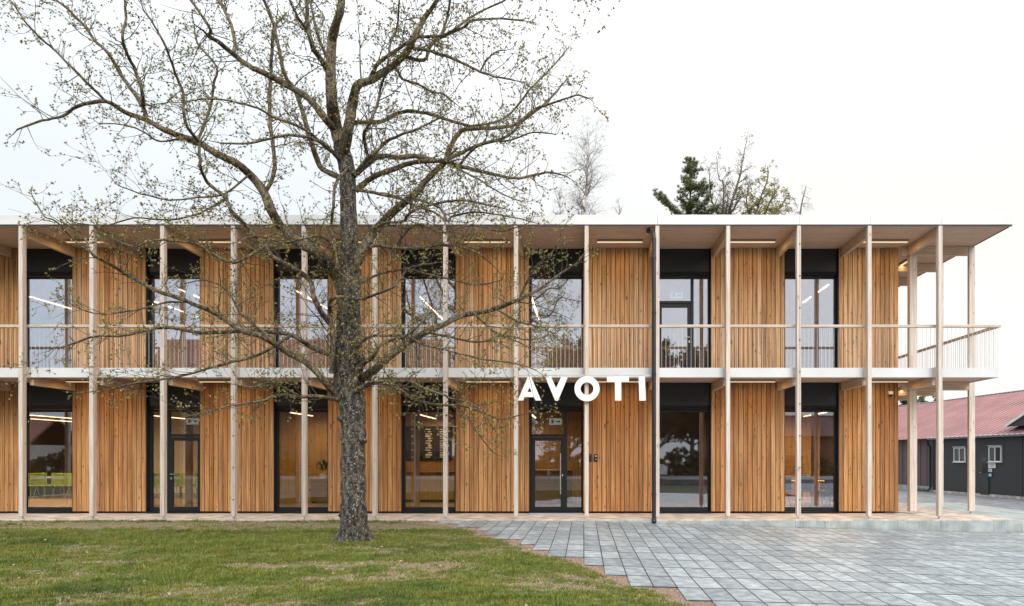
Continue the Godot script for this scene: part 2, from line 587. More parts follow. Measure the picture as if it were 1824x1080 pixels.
func make_ground() -> void:
	var g := MB.new()
	g.poly(PackedVector3Array([Vector3(-280, -0.47, -280), Vector3(280, -0.47, -280), Vector3(280, -0.47, 280), Vector3(-280, -0.47, 280)]), Vector3.UP)
	kind(put(g.mesh(), M.earth, "ground"), "structure")
	# lawn sheet: turned earth, dead thatch and gravel along the paving
	var st := MB.new()
	var nx := 330
	var nz := 130
	var x0 := -34.0
	var sx := 0.11
	for j in nz + 1:
		var z := 0.062 + j * 0.11
		for i in nx + 1:
			var x := x0 + i * sx
			st.v.append(Vector3(x, lawn_y(x, z), z))
			st.n.append(Vector3.UP)
			var d := dryness(x, z)
			var q := Vector3(0.052, 0.066, 0.018).lerp(Vector3(0.34, 0.27, 0.18), smoothstep(0.12, 0.95, d))
			var gv := smoothstep(-0.42, -0.20, x - edge(z) + 0.16 * fine_noise.get_noise_2d(x * 2.0, z * 2.0))
			q = q.lerp(Vector3(0.40, 0.27, 0.20), gv)
			st.c.append(Color(q.x, q.y, q.z))
	for j in nz:
		for i in nx:
			var x := x0 + (i + 0.5) * sx
			if x > edge(0.062 + (j + 0.5) * 0.11) + 0.55:
				continue
			var a := j * (nx + 1) + i
			var b := a + nx + 1
			st.ix.append_array(PackedInt32Array([a, a + 1, b, a + 1, b + 1, b]))
	kind(put(st.mesh(), M.soil, "lawn"), "structure")
	var fl := MB.new()
	fl.tint = Color(0.085, 0.10, 0.03)
	fl.poly(PackedVector3Array([Vector3(-90, -0.06, 14.2), Vector3(3, -0.06, 14.2), Vector3(3, -0.06, 30), Vector3(-90, -0.06, 30)]), Vector3.UP)
	fl.poly(PackedVector3Array([Vector3(-90, -0.06, 0.0), Vector3(-33.9, -0.06, 0.0), Vector3(-33.9, -0.06, 14.2), Vector3(-90, -0.06, 14.2)]), Vector3.UP)
	kind(put(fl.mesh(), M.soil, "lawn_beyond"), "structure")
	# yard and street
	var y := MB.new()
	y.poly(PackedVector3Array([Vector3(10.1, -0.335, -70), Vector3(70, -0.335, -70), Vector3(70, -0.335, 30), Vector3(10.1, -0.335, 30)]), Vector3.UP)
	kind(put(y.mesh(), M.asphalt, "yard"), "structure")
	var s := MB.new()
	s.box(Vector3(0, -0.26, 35.0), Vector3(180, 0.36, 9.9), 0.0)
	kind(put(s.mesh(), M.asphalt, "street"), "structure")
	# paving: the bed, then the slabs
	var bed := MB.new()
	for row in stair.size():
		var z := 0.066 if row == 0 else 0.01 + PL * row
		var z2 := 0.004 + PL * (row + 1)
		var xs: float = stair[row] * PW + 0.015
		var last := xs
		for k in range(0, 91):
			var xa := lerpf(xs, 15.0, k / 90.0)
			if k > 0:
				bed.poly(PackedVector3Array([Vector3(last, gh(last) - 0.0008, z), Vector3(xa, gh(xa) - 0.0008, z), Vector3(xa, gh(xa) - 0.0008, z2), Vector3(last, gh(last) - 0.0008, z2)]), Vector3.UP)
			last = xa
	var paving := kind(put(bed.mesh(), M.bed, "paving"), "structure")
	var shapes := []
	var r := RandomNumberGenerator.new()
	r.seed = 77
	for k in 5:
		var b := MB.new()
		b.box(Vector3(0, -0.03, 0), Vector3(PW - 0.009 - 0.002 * (k % 3), 0.06, PL - 0.040 - 0.006 * (k % 2)), 0.004)
		shapes.append(b.mesh())
	var far := []
	var near := []
	for row in stair.size():
		var z0 := 0.01 + PL * row
		for c in range(stair[row], 54):
			var x := (c + 0.5) * PW
			var z := z0 + PL * 0.5
			var first := row == 0
			if first:
				z += 0.035
			var tilt := Vector3(0.0, 0, atan2(gh(x + 0.2) - gh(x - 0.2), 0.4) + r.randf_range(-1, 1) * 0.002)
			var t := Transform3D(Basis.from_euler(tilt), Vector3(x, gh(x) + r.randf_range(0.0, 0.0012), z))
			if first:
				t = t.scaled_local(Vector3(1, 1, 0.90))
			var seen := absf(x) < 784.0 * (CAM - z) / F + 0.2 and row <= 12
			var pick := [r.randi() % 5, r.randi() % M.pavers.size(), t]
			if not seen:
				far.append(pick)
			else:
				near.append(pick)
	# the 300 nearest slabs one by one, the others joined by tone
	near.sort_custom(func(a, b): return a[2].origin.distance_squared_to(Vector3(0, EYE, CAM)) < b[2].origin.distance_squared_to(Vector3(0, EYE, CAM)))
	for k in near.size():
		if k < 296:
			var o := put(shapes[near[k][0]], M.pavers[near[k][1]], "paver", paving)
			o.transform = near[k][2]
		else:
			far.append(near[k])
	for m in M.pavers.size():
		var where := []
		for q in far:
			if q[1] == m:
				where.append(q[2])
		many("far_pavers", paving, shapes[0], M.pavers[m], where)
	make_grass()

func make_grass() -> void:
	var r := RandomNumberGenerator.new()
	r.seed = 5150
	var tufts := []
	for k in 3:
		var b := MB.new()
		for q in 7:
			var a := r.randf() * TAU
			var o := Vector3(r.randf_range(-0.022, 0.022), -0.004, r.randf_range(-0.022, 0.022))
			var hgt := r.randf_range(0.6, 1.0)
			var lean := Vector3(cos(a), 0, sin(a)) * r.randf_range(0.15, 0.75)
			var s := Vector3(-sin(a), 0, cos(a)) * 0.0032
			var mid := o + (Vector3.UP * 0.55 + lean * 0.30) * hgt * 0.052
			var tip := o + (Vector3.UP + lean) * hgt * 0.052
			var shade := r.randf_range(0.75, 1.2)
			b.tint = Color(shade, shade, shade * 0.9)
			b.poly(PackedVector3Array([o - s, o + s, mid + s * 0.8, mid - s * 0.8]), lean + Vector3(0, 0.4, 0))
			b.poly(PackedVector3Array([mid - s * 0.8, mid + s * 0.8, tip]), lean + Vector3(0, 0.4, 0))
		tufts.append(b.mesh())
	var where := [[], [], []]
	var tint := [[], [], []]
	var tries := 0
	var daisies := []
	while tries < 190000:
		tries += 1
		var z := 0.075 + pow(r.randf(), 0.85) * 11.6
		var lo := -1060.0 * (CAM - z) / F - 0.8
		var x := r.randf_range(lo, 2.4)
		var from_edge := x - edge(z) + 0.16 * fine_noise.get_noise_2d(x * 2.0, z * 2.0)
		if from_edge > -0.20 - 0.25 * r.randf():
			continue
		if Vector2(x + 4.06, z - 4.5).length() < 0.24:
			continue
		var d := dryness(x, z)
		if r.randf() < smoothstep(0.38, 1.0, d) * 0.6:
			continue
		var lush := 1.0 - d
		lush += 0.8 * exp(-Vector2(x + 4.06, z - 4.55).length_squared() / 0.22)
		var wall_strip := exp(-pow((z - 0.15) / 0.25, 2.0))
		var s := r.randf_range(0.55, 1.05) * (0.62 + 0.75 * lush + 0.5 * wall_strip * r.randf())
		var q := Vector3(0.10, 0.155, 0.02).lerp(Vector3(0.175, 0.215, 0.035), r.randf())
		q = q.lerp(Vector3(0.055, 0.105, 0.015), smoothstep(0.05, 0.5, lump_noise.get_noise_2d(x * 0.35 + 9.0, z * 0.6 - 4.0)) * 0.75)
		s *= 1.0 + 0.7 * smoothstep(0.30, 0.55, fine_noise.get_noise_2d(x * 1.7 + 71.0, z * 2.2))
		q = q.lerp(Vector3(0.27, 0.255, 0.05), clampf(0.5 + fine_noise.get_noise_2d(x * 0.5 + 40.0, z * 0.5) * 1.4, 0, 1) * 0.45)
		var t := Transform3D(Basis(Vector3.UP, r.randf() * TAU).scaled(Vector3(1, 1, 1) * s), Vector3(x, lawn_y(x, z), z))
		if r.randf() < smoothstep(0.10, 0.85, d):
			q = Vector3(0.33, 0.28, 0.15).lerp(Vector3(0.42, 0.35, 0.23), r.randf())
			t = t.scaled_local(Vector3(1.2, 0.55, 1.2))
		var k := r.randi() % 3
		where[k].append(t)
		tint[k].append(Color(q.x, q.y, q.z))
		if tries % 9000 == 5 and z < 9.6 and x < -3:
			daisies.append(t.origin)
	for k in 3:
		many("grass", self, tufts[k], M.grass, where[k], tint[k])
	var fb := MB.new()
	fb.tube(PackedVector3Array([Vector3(0, 0, 0), Vector3(0.004, 0.05, 0)]), PackedFloat32Array([0.0015, 0.001]), 4)
	for p in 8:
		var a := TAU * p / 8.0
		var o := Vector3(0.004, 0.05, 0)
		fb.poly(PackedVector3Array([o, o + Vector3(cos(a - 0.3), 0.15, sin(a - 0.3)) * 0.014, o + Vector3(cos(a), 0.15, sin(a)) * 0.018, o + Vector3(cos(a + 0.3), 0.15, sin(a + 0.3)) * 0.014]), Vector3.UP)
	var fm := mat(lin(0.8, 0.8, 0.78), 0.7)
	var spots := []
	for p in daisies:
		for q in 1 + int(p.x * 7.0) % 2:
			spots.append(Transform3D(Basis(), p + Vector3(q * 0.06, 0.0, q * 0.05)))
	many("daisies", self, fb.mesh(), fm, spots)
	# last year's leaves, a few flat flecks
	var lb := MB.new()
	lb.poly(PackedVector3Array([Vector3(-0.03, 0.004, 0), Vector3(0, 0.0, -0.016), Vector3(0.034, 0.006, 0), Vector3(0, 0.012, 0.016)]), Vector3.UP)
	var lw := []
	var lt := []
	for k in 150:
		var z := 0.3 + r.randf() * 10.5
		var x := -4.0 + r.randfn(0.0, 3.2)
		if x > edge(z) + 0.3:
			continue
		lw.append(Transform3D(Basis.from_euler(Vector3(r.randf_range(-0.4, 0.4), r.randf() * TAU, r.randf_range(-0.4, 0.4))), Vector3(x, lawn_y(x, z) + 0.03, z)))
		var q := Vector3(0.22, 0.13, 0.06).lerp(Vector3(0.40, 0.29, 0.17), r.randf())
		lt.append(Color(q.x, q.y, q.z))
	many("fallen_leaves", self, lb.mesh(), M.leaf, lw, lt)
	# gravel between lawn and slabs
	var pb := MB.new()
	pb.box(Vector3.ZERO, Vector3(0.011, 0.007, 0.009), 0.003)
	var pw := []
	var pt := []
	for k in 9000:
		var z := 0.1 + r.randf() * 11.4
		var x := edge(z) - 0.42 + r.randf() * 0.75
		var row := clampi(int((z - 0.01) / PL), 0, stair.size() - 1)
		if x > stair[row] * PW - 0.01:
			continue
		pw.append(Transform3D(Basis.from_euler(Vector3(r.randf() * 3, r.randf() * 3, r.randf() * 3)).scaled(Vector3.ONE * r.randf_range(0.5, 1.4)), Vector3(x, lawn_y(x, z) + 0.002, z)))
		var q := Vector3(0.24, 0.15, 0.11).lerp(Vector3(0.50, 0.38, 0.31), r.randf())
		pt.append(Color(q.x, q.y, q.z))
	many("gravel", self, pb.mesh(), M.pebble, pw, pt)

# ---------------------------------------------------------------- the timber building
var house: Node3D
var board_shapes := {}

func board(parent: Node, x: float, w: float, y0: float, y1: float, set_of: Array, k: int) -> void:
	var key := "%.3f/%.3f" % [w, y1 - y0]
	if not board_shapes.has(key):
		var b := MB.new()
		b.box(Vector3.ZERO, Vector3(w, y1 - y0, 0.034), 0.005)
		board_shapes[key] = b.mesh()
	put(board_shapes[key], set_of[k], "board", parent, Vector3(x, (y0 + y1) * 0.5, ZW - 0.017 + rng.randf_range(-0.003, 0.002)))

# a stretch of boarding between two openings: dark battens behind, boards in front
func panel(xa: float, xb: float, y0: float, y1: float, singly := true) -> void:
	var b := MB.new()
	b.box(Vector3((xa + xb) * 0.5, (y0 + y1) * 0.5, ZW - 0.20), Vector3(xb - xa - 0.004, y1 - y0, 0.315))
	var wall := put(b.mesh(), M.batten, "wall", house)
	var count := roundi((xb - xa) / 0.1205)
	var pitch := (xb - xa) / count
	var before := -1
	if singly:
		for k in count:
			var tone: int = rng.randi() % M.boards.size()
			if tone == before:
				tone = (tone + 3) % M.boards.size()
			before = tone
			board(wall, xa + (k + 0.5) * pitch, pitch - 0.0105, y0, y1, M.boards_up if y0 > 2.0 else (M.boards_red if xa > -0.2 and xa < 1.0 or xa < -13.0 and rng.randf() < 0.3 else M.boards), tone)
	else:
		var j := MB.new()
		for k in count:
			j.box(Vector3(xa + (k + 0.5) * pitch, (y0 + y1) * 0.5, ZW - 0.018), Vector3(pitch - 0.012, y1 - y0, 0.034), 0.004)
		kind(put(j.mesh(), M.boards[0], "boards", wall), "stuff")

# one opening: blind box above, frame, panes; kind 0 window, 1 door right of a sidelight, 2 entrance with a sidelight on the right
func opening(xr: float, fl: float, top: float, glass_top: float, what: int) -> void:
	var xl := xr - 1.42
	var zf := ZW - 0.20
	var f := MB.new()
	var y0 := fl + 0.045
	var w := 0.055
	f.box(Vector3(xl + w * 0.5, (y0 + glass_top) * 0.5, zf), Vector3(w, glass_top - y0, 0.08), 0.004)
	f.box(Vector3(xr - w * 0.5, (y0 + glass_top) * 0.5, zf), Vector3(w, glass_top - y0, 0.08), 0.004)
	f.box(Vector3((xl + xr) * 0.5, y0 + 0.055, zf), Vector3(1.42 - 2 * w, 0.11, 0.078), 0.004)
	f.box(Vector3((xl + xr) * 0.5, glass_top - 0.03, zf), Vector3(1.42 - 2 * w, 0.06, 0.078), 0.004)
	# metal lining of the reveal, and the sill
	for s in [-1.0, 1.0]:
		f.box(Vector3((xl + xr) * 0.5 + s * (0.71 - 0.006), (y0 + top) * 0.5, ZW - 0.085), Vector3(0.012, top - y0, 0.145), 0.0)
	f.box(Vector3((xl + xr) * 0.5, y0 - 0.012, ZW - 0.10), Vector3(1.42, 0.022, 0.28), 0.003)
	var root := put(f.mesh(), M.dark, "window", house)
	# blind box
	var c := MB.new()
	var ct := glass_top + 0.10
	c.box(Vector3((xl + xr) * 0.5, (ct + top) * 0.5, ZW - 0.13), Vector3(1.39, top - ct, 0.10), 0.004)
	c.box(Vector3((xl + xr) * 0.5, ct + 0.26 * (top - ct), ZW - 0.078), Vector3(1.388, 0.012, 0.012), 0.0)
	put(c.mesh(), M.blind, "blind_box", root)
	for k in 3:
		bx("blind_slat", M.dark, root, Vector3((xl + xr) * 0.5, glass_top + 0.022 + k * 0.031, ZW - 0.125), Vector3(1.37, 0.024, 0.09), 0.006)
	var panes := []
	var lo := y0 + 0.11
	var hi := glass_top - 0.06
	if what == 0:
		panes.append([xl + w, xr - w, lo, hi])
	else:
		var left_side := what == 1
		var split := xl + 0.50 if left_side else xr - 0.47
		var rail := fl + 2.02 if fl < 1.0 else fl + 1.93
		var m := MB.new()
		m.box(Vector3(split, (lo + hi) * 0.5, zf), Vector3(0.075, hi - lo, 0.084), 0.004)
		var da := split + 0.038 if left_side else xl + w
		var db := xr - w if left_side else split - 0.038
		m.box(Vector3((da + db) * 0.5, rail + 0.035, zf), Vector3(db - da, 0.07, 0.082), 0.004)
		put(m.mesh(), M.dark, "post", root)
		panes.append([da, db, rail + 0.07, hi])
		if left_side:
			panes.append([xl + w, split - 0.038, lo, hi])
		else:
			panes.append([split + 0.038, xr - w, lo, hi])
		# the leaf
		var d := MB.new()
		var s := 0.085
		var zb := zf + 0.012
		d.box(Vector3(da + s * 0.5 + 0.004, (y0 + rail) * 0.5, zb), Vector3(s, rail - y0 - 0.02, 0.07), 0.005)
		d.box(Vector3(db - s * 0.5 - 0.004, (y0 + rail) * 0.5, zb), Vector3(s, rail - y0 - 0.02, 0.07), 0.005)
		d.box(Vector3((da + db) * 0.5, rail - 0.058, zb), Vector3(db - da - 2 * s - 0.008, 0.095, 0.068), 0.005)
		d.box(Vector3((da + db) * 0.5, y0 + 0.065, zb), Vector3(db - da - 2 * s - 0.008, 0.11, 0.068), 0.005)
		var leaf := put(d.mesh(), M.dark, "door", house)
		var pb := MB.new()
		pb.box(Vector3((da + db) * 0.5, (y0 + rail) * 0.5 + 0.01, zb), Vector3(db - da - 2 * s - 0.01, rail - y0 - 0.22, 0.008))
		put(pb.mesh(), M.glass_low if fl < 1.0 else M.glass, "pane", leaf)
		var hy := fl + 1.03
		if what == 2 and fl < 1.0:
			var h := MB.new()
			var hx := db - s * 0.5 - 0.05
			h.tube(PackedVector3Array([Vector3(hx, fl + 0.50, zb + 0.095), Vector3(hx, fl + 1.58, zb + 0.095)]), PackedFloat32Array([0.016, 0.016]), 10)
			for yy in [fl + 0.66, fl + 1.43]:
				h.tube(PackedVector3Array([Vector3(hx, yy, zb + 0.095), Vector3(hx + 0.03, yy, zb + 0.03)]), PackedFloat32Array([0.011, 0.011]), 8)
			put(h.mesh(), M.steel, "handle", leaf)
			bx("lock", M.steel, leaf, Vector3(db - s * 0.5, fl + 1.0, zb + 0.04), Vector3(0.04, 0.055, 0.012), 0.004)
		else:
			var hx := (da + s * 0.5) if what == 1 else (db - s * 0.5)
			var dir := 1.0 if what == 1 else -1.0
			var h := MB.new()
			h.box(Vector3(hx, hy, zb + 0.06), Vector3(0.02, 0.02, 0.05), 0.004)
			h.box(Vector3(hx + dir * 0.055, hy, zb + 0.085), Vector3(0.13, 0.022, 0.018), 0.006)
			put(h.mesh(), M.steel, "handle", leaf)
			bx("lock", M.steel, leaf, Vector3(hx, hy - 0.11, zb + 0.04), Vector3(0.032, 0.06, 0.01), 0.004)
	for p in panes:
		var b := MB.new()
		b.box(Vector3((p[0] + p[1]) * 0.5, (p[2] + p[3]) * 0.5, zf - 0.004), Vector3(p[1] - p[0], p[3] - p[2], 0.01))
		put(b.mesh(), M.glass_low if fl < 1.0 else M.glass, "pane", root)

func make_building() -> void:
	# concrete terrace, poured in lengths
	var cuts := [XL - 0.3, -12.0, -5.2, 1.72, 5.13, 8.46, 10.2]
	var tb := MB.new()
	tb.box(Vector3((XL - 0.3 + 8.2) * 0.5, -0.32, -7.0), Vector3(8.2 - XL + 0.3, 0.60, 10.0))
	var terrace := kind(put(tb.mesh(), M.concrete, "terrace"), "structure")
	for k in cuts.size() - 1:
		var b := MB.new()
		var a: float = cuts[k]
		var e: float = cuts[k + 1]
		var deep := 2.1 if k < cuts.size() - 2 else 12.0
		b.box(Vector3((a + e) * 0.5, -0.31, 0.05 - deep * 0.5), Vector3(e - a - (0.008 if k == 4 else 0.003), 0.62, deep), 0.008)
		put(b.mesh(), M.concrete, "slab", terrace)
		var fb := MB.new()
		fb.box(Vector3((a + e) * 0.5, -0.325, 0.052), Vector3(e - a - (0.012 if k == 4 else 0.004), 0.59, 0.008), 0.0)
		put(fb.mesh(), M.step, "slab_face", terrace)
	var ls := MB.new()
	ls.box(Vector3(11.6, -0.36, -4.03), Vector3(2.78, 0.52, 8.0), 0.01)
	kind(put(ls.mesh(), M.step, "low_step"), "structure")

	house = thing("timber_building", "long two storey timber building with vertical larch boards and slender white posts", "building")
	# boarding and openings
	var r0 := -0.015
	var low := [0, 0, 1, 0, 0, 2, 0, 0]
	var high := [0, 0, 0, 0, 0, 0, 2, 0]
	var rights := []
	for n in range(-5, 3):
		rights.append(r0 + 3.357 * n + (0.0 if n < 1 else 0.0))
	for s in 2:
		var fl := 0.0 if s == 0 else UP
		var top := LSOF if s == 0 else SOF
		var gt := 2.735 if s == 0 else 6.27
		for k in rights.size():
			opening(rights[k], fl, top - 0.004, gt, low[k] if s == 0 else high[k])
			var next: float = rights[k + 1] - 1.42 if k + 1 < rights.size() else XR
			panel(rights[k], next, fl + 0.055, top - 0.005, k > 0)
		panel(XL, rights[0] - 1.42, fl + 0.055, top - 0.005, false)
	# gable walls, rear wall, floors and roof
	var e := MB.new()
	for s in 2:
		var fl := 0.06 if s == 0 else UP + 0.06
		var top := LSOF - 0.004 if s == 0 else SOF - 0.004
		var k := 0
		while ZW - 0.05 - k * 0.12 > -11.8:
			e.box(Vector3(XR - 0.018, (fl + top) * 0.5, ZW - 0.10 - k * 0.12), Vector3(0.034, top - fl, 0.108), 0.004)
			k += 1
	kind(put(e.mesh(), M.boards[3], "gable_boards", house), "stuff")
	bx("gable_wall", M.backing, house, Vector3(XR - 0.14, 3.5, -6.95), Vector3(0.20, 6.9, 9.86), 0.0)
	bx("gable_wall", M.backing, house, Vector3(XL + 0.1, 3.5, -7.15), Vector3(0.20, 6.9, 9.4), 0.0)
	bx("rear_wall", M.plaster, house, Vector3((XL + XR) * 0.5, 3.5, -11.9), Vector3(XR - XL - 0.5, 6.9, 0.20), 0.0)
	bx("floor", M.floor, house, Vector3((XL + XR) * 0.5, 0.012, -6.9), Vector3(XR - XL - 0.52, 0.05, 9.6), 0.0)
	bx("upper_floor", M.ply, house, Vector3((XL + XR) * 0.5, 3.42, -7.0), Vector3(XR - XL - 0.52, 0.36, 9.6), 0.0)
	bx("ceiling", M.ply, house, Vector3((XL + XR) * 0.5, 6.93, -7.0), Vector3(XR - XL - 0.52, 0.09, 9.6), 0.0)
	# roof slab, soffit panels and fascia sheets
	var xe := 10.2
	var ro := Vector3((XL + xe) * -0.5, -7.115, 6.9)
	var roof := bx("roof", M.zinc, house, Vector3((XL + xe) * 0.5, 7.115, -6.9), Vector3(xe - XL - 0.06, 0.20, 13.74), 0.0)
	var cols := []
	for j in range(-12, 6):
		cols.append(0.067 + PITCH * j)
	for j in range(0, cols.size()):
		var a: float = cols[j]
		var b: float = cols[j + 1] if j + 1 < cols.size() else xe - 0.02
		bx("soffit_panel", M.soffit, roof, ro + Vector3((a + b) * 0.5, SOF + 0.018, -0.98), Vector3(b - a - 0.006, 0.03, 1.90), 0.003)
	for k in 6:
		bx("soffit_panel", M.soffit, roof, ro + Vector3((XR + xe) * 0.5 - 0.01, SOF + 0.018, -1.95 - PITCH * (k + 0.5)), Vector3(xe - XR - 0.03, 0.03, PITCH - 0.006), 0.003)
	var fj := [XL]
	for j in cols.size():
		if j % 2 == 1 or j > 14:
			fj.append(cols[j])
	fj.append(xe)
	for j in fj.size() - 1:
		bx("fascia_panel", M.fascia, roof, ro + Vector3((fj[j] + fj[j + 1]) * 0.5, 7.12, 0.012), Vector3(fj[j + 1] - fj[j] - 0.004, 0.232, 0.024), 0.004)
	for k in 4:
		bx("fascia_panel", M.fascia, roof, ro + Vector3(xe - 0.012, 7.12, -0.01 - 3.4 * (k + 0.5)), Vector3(0.024, 0.232, 3.396), 0.004)
	bx("drip_edge", M.drip, roof, ro + Vector3((XL + xe) * 0.5, 6.985, -0.016), Vector3(xe - XL - 0.03, 0.036, 0.022), 0.003)
	bx("drip_edge", M.drip, roof, ro + Vector3(xe - 0.045, 6.985, -6.9), Vector3(0.022, 0.036, 13.6), 0.003)
	# gallery slab with its white edge
	var xg := 10.04
	var gal := bx("balcony", M.concrete, house, Vector3((XL + xg) * 0.5 - 0.02, 3.545, -1.08), Vector3(xg - XL - 0.06, 0.14, 1.52), 0.0)
	bx("side_deck", M.concrete, gal, Vector3((XR + xg) * 0.5 - 0.02, 0.002, -5.9) + Vector3((XL + xg) * -0.5 + 0.02, 0, 0), Vector3(xg - XR - 0.05, 0.14, 10.0), 0.0)
	var go := -gal.position
	for j in range(0, cols.size()):
		var a: float = cols[j]
		var b: float = cols[j + 1] if j + 1 < cols.size() else xg - 0.02
		bx("soffit_panel", M.soffit, gal, go + Vector3((a + b) * 0.5, LSOF + 0.013, -1.08), Vector3(b - a - 0.006, 0.026, 1.54), 0.003)
		bx("fascia_panel", M.fascia, gal, go + Vector3((a + b) * 0.5, 3.522, -0.292), Vector3(b - a - 0.004, 0.232, 0.024), 0.003)
	for k in 6:
		bx("soffit_panel", M.soffit, gal, go + Vector3((XR + xg) * 0.5 - 0.01, LSOF + 0.013, -1.87 - PITCH * (k + 0.5)), Vector3(xg - XR - 0.03, 0.026, PITCH - 0.006), 0.003)
		bx("fascia_panel", M.fascia, gal, go + Vector3(xg - 0.012, 3.522, -0.31 - PITCH * (k + 0.5)), Vector3(0.024, 0.232, PITCH - 0.004), 0.003)
	# posts, each with its spacer at the gallery and a steel foot; beams back to the wall
	var post_shape := MB.new()
	post_shape.box(Vector3.ZERO, Vector3(0.098, 6.92, 0.135), 0.006)
	var pm := post_shape.mesh()
	var foot_shape := MB.new()
	foot_shape.box(Vector3(0, 0, 0), Vector3(0.014, 0.11, 0.07), 0.0)
	foot_shape.box(Vector3(0, -0.05, 0), Vector3(0.09, 0.012, 0.10), 0.0)
	var fm := foot_shape.mesh()
	var sp := MB.new()
	sp.box(Vector3.ZERO, Vector3(0.094, 0.25, 0.142), 0.004)
	var sm := sp.mesh()
	for j in cols.size():
		var p := put(pm, M.column, "post", house, Vector3(cols[j], 3.53, -0.070))
		put(fm, M.zinc, "foot", p, Vector3(0, -3.475, 0))
		put(sm, M.column, "spacer", p, Vector3(0, -0.012, -0.1395))
		for s in 2:
			var y := (LSOF - 0.11) if s == 0 else (SOF - 0.12)
			bx("beam", M.beam, house, Vector3(cols[j], y - 0.002, -0.99 - (0.11 if s == 0 else 0.0)), Vector3(0.094, 0.22 if s == 0 else 0.24, 1.48 if s == 0 else 1.69), 0.006)
	var side_post := MB.new()
	side_post.box(Vector3.ZERO, Vector3(0.155, 6.90, 0.098), 0.006)
	var spm := side_post.mesh()
	for k in 6:
		var z := -1.72 - PITCH * k
		var p := put(spm, M.column, "side_post", house, Vector3(10.115, 3.52, z))
		put(fm, M.zinc, "foot", p, Vector3(0, -3.465, 0))
		for s in 2:
			var y := (LSOF - 0.11) if s == 0 else (SOF - 0.12)
			bx("beam", M.beam, house, Vector3(9.155, y - 0.002, z), Vector3(1.74, 0.22 if s == 0 else 0.24, 0.094), 0.006)
	for s in 2:
		var top := LSOF if s == 0 else SOF
		var fl := 0.05 if s == 0 else UP
		bx("corner_post", M.column, house, Vector3(8.60, (fl + top) * 0.5, -1.78), Vector3(0.19, top - fl - 0.02, 0.16), 0.006)
	# railing: one handrail, thin rods below
	var rail := bx("handrail", M.rail, house, Vector3((XL + xg) * 0.5, 4.64, -0.27), Vector3(xg - XL + 0.02, 0.066, 0.085), 0.008)
	bx("side_rail", M.rail, rail, Vector3(xg - 0.035, 4.641, -5.6) - rail.position, Vector3(0.085, 0.064, 10.5), 0.008)
	var rod := MB.new()
	rod.tube(PackedVector3Array([Vector3(0, -0.52, 0), Vector3(0, 0.49, 0)]), PackedFloat32Array([0.0045, 0.0045]), 6, false)
	var rm := rod.mesh()
	var hidden := MB.new()
	var shown := 0
	for k in range(0, 300):
		var x := xg - 0.04 - k * 0.1015
		if x > -14.4:
			put(rm, M.rod, "baluster", rail, Vector3(x, 4.12, -0.28) - rail.position)
			shown += 1
		elif x > XL:
			hidden.tube(PackedVector3Array([Vector3(x, 3.60, -0.28), Vector3(x, 4.61, -0.28)]), PackedFloat32Array([0.0045, 0.0045]), 6, false)
	for k in range(1, 98):
		var z := -0.28 - k * 0.1015
		if shown < 298:
			put(rm, M.rod, "baluster", rail, Vector3(xg - 0.035, 4.12, z) - rail.position)
			shown += 1
		else:
			hidden.tube(PackedVector3Array([Vector3(xg - 0.035, 3.60, z), Vector3(xg - 0.035, 4.61, z)]), PackedFloat32Array([0.0045, 0.0045]), 6, false)
	var ho := put(hidden.mesh(), M.steel, "far_balusters", rail, -rail.position)
	kind(ho, "stuff")
	# rain pipe at the post left of centre right
	var pipe := MB.new()
	pipe.tube(PackedVector3Array([Vector3(1.55, 6.93, -0.20), Vector3(1.57, 6.86, -0.13), Vector3(1.65, 6.80, 0.02), Vector3(1.662, 6.66, 0.04), Vector3(1.662, 3.6, 0.04), Vector3(1.662, 0.04, 0.06), Vector3(1.664, -0.06, 0.115)]), PackedFloat32Array([0.056, 0.052, 0.05, 0.05, 0.05, 0.05, 0.05]), 14)
	var dp := put(pipe.mesh(), M.pipe, "downpipe", house)
	for y in [6.2, 4.9, 3.45, 2.0, 0.6]:
		var cb := MB.new()
		cb.tube(PackedVector3Array([Vector3(1.662, y - 0.025, 0.045), Vector3(1.662, y + 0.025, 0.045)]), PackedFloat32Array([0.057, 0.057]), 14)
		put(cb.mesh(), M.pipe, "clamp", dp)
	# earthing cables with clips on two posts
	for j in [3, 11]:
		var x: float = 0.067 + PITCH * (j - 8) + 0.018
		var cb := MB.new()
		cb.tube(PackedVector3Array([Vector3(x, 6.9, 0.006), Vector3(x, 0.2, 0.006), Vector3(x + 0.005, 0.02, 0.03), Vector3(x + 0.005, -0.2, 0.066)]), PackedFloat32Array([0.0045, 0.0045, 0.0045, 0.008]), 6)
		var cable := put(cb.mesh(), M.zinc, "earthing_cable", house)
		var q := 0
		while 6.55 - q * 0.76 > 0.3:
			bx("clip", M.pipe, cable, Vector3(x, 6.55 - q * 0.76, 0.008), Vector3(0.028, 0.028, 0.022), 0.005)
			q += 1

# ---------------------------------------------------------------- rooms behind the glass
func lamp(o: Node3D, size: Vector2, e: float, at: Vector3) -> void:
	var l := AreaLight3D.new()
	l.name = "light"
	l.area_size = size
	l.light_energy = e
	l.light_color = Color(1.0, 0.82, 0.58)
	l.shadow_enabled = true
	l.set("area_range", 16.0)
	o.add_child(l)
	l.position = at
	l.rotation_degrees = Vector3(-90, 0, 0)

